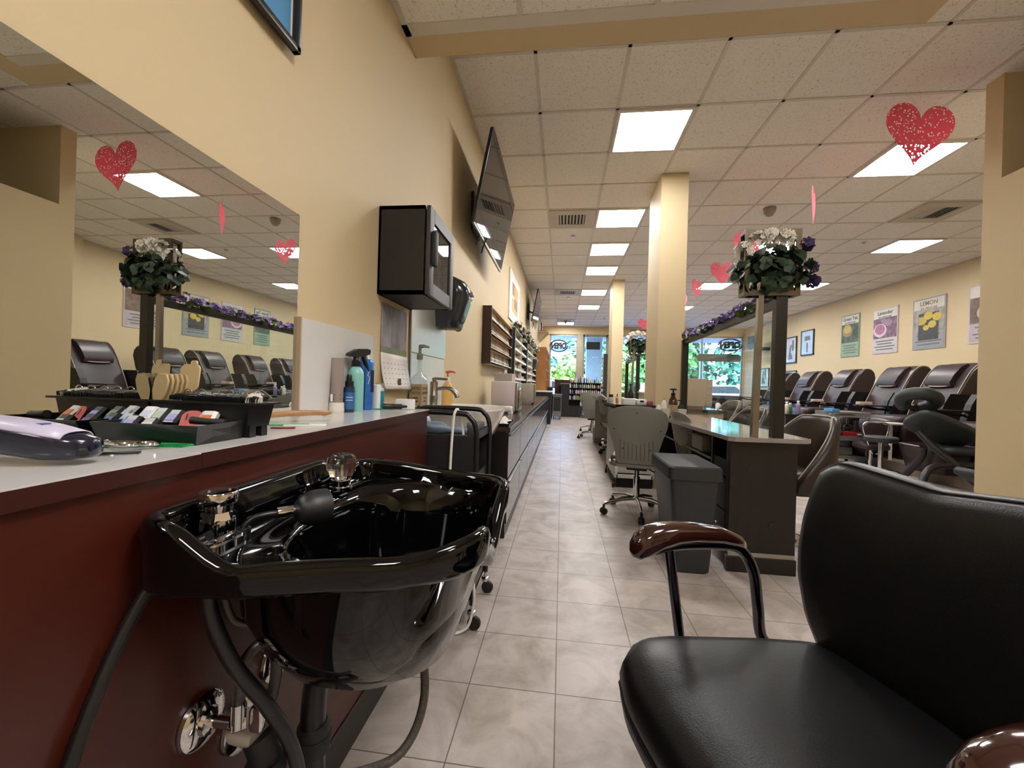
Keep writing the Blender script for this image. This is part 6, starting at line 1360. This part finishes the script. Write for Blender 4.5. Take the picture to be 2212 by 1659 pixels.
for k in range(9): b = B(); b.box(1.035, 1.08, 11.02, 11.22, .62+.13*k, .70+.13*k); b.build('pocket', M('pocket_white', '#a9a7a2', .4), t, smooth=0)
bl_ = M('bench_black', '#161415', .35, var=.2)
t = thing('waiting_bench', 'long dark waiting bench under the right street windows', 'bench', (4.2, 14.6, 0))
b = B(); b.box(2.2, 6.2, 14.5, 15.1, .0, .42, bev=.02); b.build('seat', bl_, t)
b = B(); b.box(2.2, 6.2, 15.1, 15.25, .0, .75, bev=.02); b.build('backrest', bl_, t)
def opensign(x0, x1, z0, z1, y, label):
    t = thing('open_sign', label, 'sign', ((x0+x1)/2, y, z0)); cx, cz_ = (x0+x1)/2, (z0+z1)/2; rx, rz = (x1-x0)/2*.95, (z1-z0)/2*.92
    sm = M('sign_back', '#1c1620', .5)
    for a0, a1 in ((.15, 1.02), (1.15, 2.02)):
        b = B(); b.tube([(cx+rx*math.cos(PI*(a0+(a1-a0)*k/24)), y, cz_+rz*math.sin(PI*(a0+(a1-a0)*k/24))) for k in range(25)], .02, 8); b.build('oval_tube', M('sign_purple', '#4438b0', .4, emit=1.2), t)
        b = B(); b.tube([(cx+rx*math.cos(PI*(a0+(a1-a0)*k/24)), y-.03, cz_+rz*math.sin(PI*(a0+(a1-a0)*k/24))) for k in range(25)], .024, 8); b.build('oval_backing', sm, t)
    b = B(); b.text('OPEN', (z1-z0)*.62, (cx, y, cz_-(z1-z0)*.2), (-1, 0, 0), (0, 0, 1), .02, bold=.018, width=(x1-x0)*.84); b.build('letters', sm, t, smooth=0)
    b = B(); b.cyl((cx-.2, y, z1-.03), (cx-.2, y, 2.93), .003, seg=5); b.cyl((cx+.2, y, z1-.03), (cx+.2, y, 2.93), .003, seg=5); b.build('hanging_wire', sm, t)
opensign(-.50, .18, 2.26, 2.72, 15.42, 'dark OPEN sign seen from behind in the left street window')
opensign(5.50, 6.33, 2.40, 2.86, 15.42, 'dark OPEN sign seen from behind in the right street window')
b = B(); b.prism([(-.7, -.13), (-.75, -.08), (-.75, .08), (-.65, .14), (.65, .14), (.75, .08), (.75, -.08), (.7, -.13)], 0, .02, o=(5.55, 15.425, 2.16), u=(1, 0, 0), v=(0, 0, 1), wv=(0, 1, 0)); tag(b.build('hanging_sign', M('sign_grey_green', '#4d564c', .5, var=.2), smooth=0), 'long grey window sign seen from behind below the right OPEN sign', 'sign')
b = B(); b.box(.86, 1.36, 15.42, 15.449, 2.38, 2.66); b.cyl((.9, 15.435, 2.66), (.9, 15.435, 2.93), .003); b.cyl((1.3, 15.435, 2.66), (1.3, 15.435, 2.93), .003); tag(b.build('hanging_sign', blackm, smooth=0), 'black rectangular sign hanging in front of the glass door', 'sign')

# ================================================================== outdoors
asph = M('asphalt', '#868e96', .9, var=.1, vscale=3)
b = B(); b.box(-60, 70, YF+.2, 90, -.3, -.12); tag(b.build('parking_lot', asph, smooth=0), 'sunlit grey parking lot outside the windows', 'ground', kind='structure')
b = B(); b.box(WL-3, WR+6, YF+.21, 18.8, 3.05, 3.35); tag(b.build('outside_canopy', M('canopy_white', '#e8e8e4', .7), smooth=0), 'white canopy above the shop windows outside', 'canopy', kind='structure')
b = B(); b.box(1.0, 1.65, 17.6, 18.2, -.12, 3.05); b.box(.95, 1.70, 17.55, 18.25, -.12, .9); tag(b.build('outside_column', M('pale_blue_paint', '#cfe6ee', .6), smooth=0), 'pale blue square canopy column outside the glass door', 'column', kind='structure')
def tree(x, y, h, r, label, m, n=340, trunk=True, z0=None, s=.32, group='trees across the parking lot'):
    rng = random.Random(int(x*7+y*3+h*11)); t = thing('tree', label, 'tree', (x, y, -.12), 0, group)
    z0 = h*.02 if z0 is None else z0
    if trunk: b = B(); b.tube([(0, 0, 0), (.05*r, 0, h*.3), (0, .05*r, h*.7)], [.09*r, .07*r, .03*r], 8); b.build('trunk', M('bark', '#5a4a3a', .9, var=.3), t, local=True)
    b = B()
    for _ in range(5): 
        c = Vector((rng.uniform(-.5, .5)*r, rng.uniform(-.4, .4)*r, z0+(h-z0)*(.22+.14*_+rng.uniform(-.05, .05)))); leafblob(b, c, r*.62, n//5, s, rng, flat=(1, .8, (h-z0)/r*.42))
    b.build('crown', m, t, smooth=0, local=True)
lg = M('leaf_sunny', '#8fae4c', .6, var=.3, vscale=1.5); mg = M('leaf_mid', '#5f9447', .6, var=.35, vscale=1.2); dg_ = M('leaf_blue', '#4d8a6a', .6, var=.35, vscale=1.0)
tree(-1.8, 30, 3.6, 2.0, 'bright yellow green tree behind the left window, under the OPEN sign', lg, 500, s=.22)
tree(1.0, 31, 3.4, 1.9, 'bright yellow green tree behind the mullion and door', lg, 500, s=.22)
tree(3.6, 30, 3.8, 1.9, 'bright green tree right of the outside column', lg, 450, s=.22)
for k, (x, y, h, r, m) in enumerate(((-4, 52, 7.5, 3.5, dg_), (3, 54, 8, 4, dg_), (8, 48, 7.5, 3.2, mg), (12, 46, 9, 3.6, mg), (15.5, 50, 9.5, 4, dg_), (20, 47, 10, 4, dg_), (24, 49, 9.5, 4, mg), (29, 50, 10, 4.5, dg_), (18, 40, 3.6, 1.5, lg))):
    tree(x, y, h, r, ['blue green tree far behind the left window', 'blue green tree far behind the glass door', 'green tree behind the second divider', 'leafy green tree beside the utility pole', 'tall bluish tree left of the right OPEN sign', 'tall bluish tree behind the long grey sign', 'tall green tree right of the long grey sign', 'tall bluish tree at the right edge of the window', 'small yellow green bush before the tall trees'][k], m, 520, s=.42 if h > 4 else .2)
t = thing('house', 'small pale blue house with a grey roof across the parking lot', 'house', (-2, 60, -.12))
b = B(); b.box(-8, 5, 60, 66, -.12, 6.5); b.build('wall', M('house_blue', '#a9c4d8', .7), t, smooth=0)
b = B(); b.prism([(-9, 6.5), (6, 6.5), (2, 10), (-6, 10)], 59.5, 66.5, u=(1, 0, 0), v=(0, 0, 1), wv=(0, 1, 0)); b.build('roof', M('house_roof', '#8f9aa6', .7), t, smooth=0)
b = B(); b.tube([(10.6, 33, -.12), (10.6, 33, 9)], [.16, .13], 10); b.tube([(9.4, 33, 8), (11.8, 33, 8)], .06, 6); tag(b.build('utility_pole', M('pole_blue_grey', '#6f7f96', .8)), 'grey wooden utility pole outside the right window', 'pole')
for z, l in ((4.1, 'lowest black utility wire crossing the windows'), (5.0, 'middle utility wire crossing the windows'), (5.7, 'top utility wire crossing the windows')):
    b = B(); b.tube([(-25, 32.9, z+.2), (10.6, 32.8, z), (45, 32.9, z+.3)], .03, 6); tag(b.build('utility_wire', M('wire_dark', '#4a545c', .7)), l, 'wire')
t = thing('dumpster', 'pale blue container in the parking lot under the yellow bush', 'container', (15.8, 37, -.12))
b = B(); b.box(14.6, 17.1, 36.4, 37.6, .0, 1.35, bev=.03); b.build('box', M('container_blue', '#9fb8da', .5), t)
b = B(); b.box(15.83, 15.87, 36.38, 36.42, 0, 1.3); b.build('door_gap', M('wire_dark', '#4a545c', .7), t, smooth=0)
b = B(); b.cyl((11.6, 27, -.12), (11.6, 27, 2.0), .03); b.lathe([(.38, -.01), (.38, .01)], seg=8, T=Matrix.Translation((11.6, 26.96, 1.75)) @ Matrix.Rotation(PI/2, 4, 'X')); tag(b.build('road_sign', M('sign_metal', '#9fb0b4', .4, .3)), 'octagonal road sign on a post, seen from behind in the parking lot', 'sign')
b = B(); b.box(6.3, 8.2, 33.9, 34.1, .3, 1.4); b.box(6.3, 8.2, 33.88, 34.12, -.12, .32, 1); tag(b.build('roadside_board', [M('board_yellow', '#c7a85a', .5), M('board_red', '#9a3a34', .5)], smooth=0), 'yellow roadside board with a red base seen through the second divider', 'sign')
def car(x, y, label, col):
    t = thing('parked_car', label, 'car', (x, y, -.12))
    b = B(); b.prism([(-2.1, .35), (-2.1, .75), (-1.3, .9), (-.8, 1.4), (.7, 1.42), (1.3, .95), (2.1, .85), (2.15, .35)], -.85, .85, u=(1, 0, 0), v=(0, 0, 1), wv=(0, 1, 0)); b.build('body', M('car_'+col[1:], col, .2, coat=.6), t, local=True)
    b = B(); b.prism([(-1.15, .93), (-.75, 1.33), (.62, 1.35), (1.12, .96)], -.86, .86, u=(1, 0, 0), v=(0, 0, 1), wv=(0, 1, 0)); b.build('windows', M('car_glass', '#22282e', .1), t, smooth=0, local=True)
    for wx in (-1.35, 1.35):
        for wy in (-.86, .7): b = B(); b.cyl((wx, wy, .32), (wx, wy+.18, .32), .32, seg=18); b.build('wheel', blackm, t, local=True)
car(-1.0, 24, 'white car parked outside the left window', '#e8ecf0')
car(9.0, 25, 'silver car parked outside, left part of the right window', '#b9c4cc')
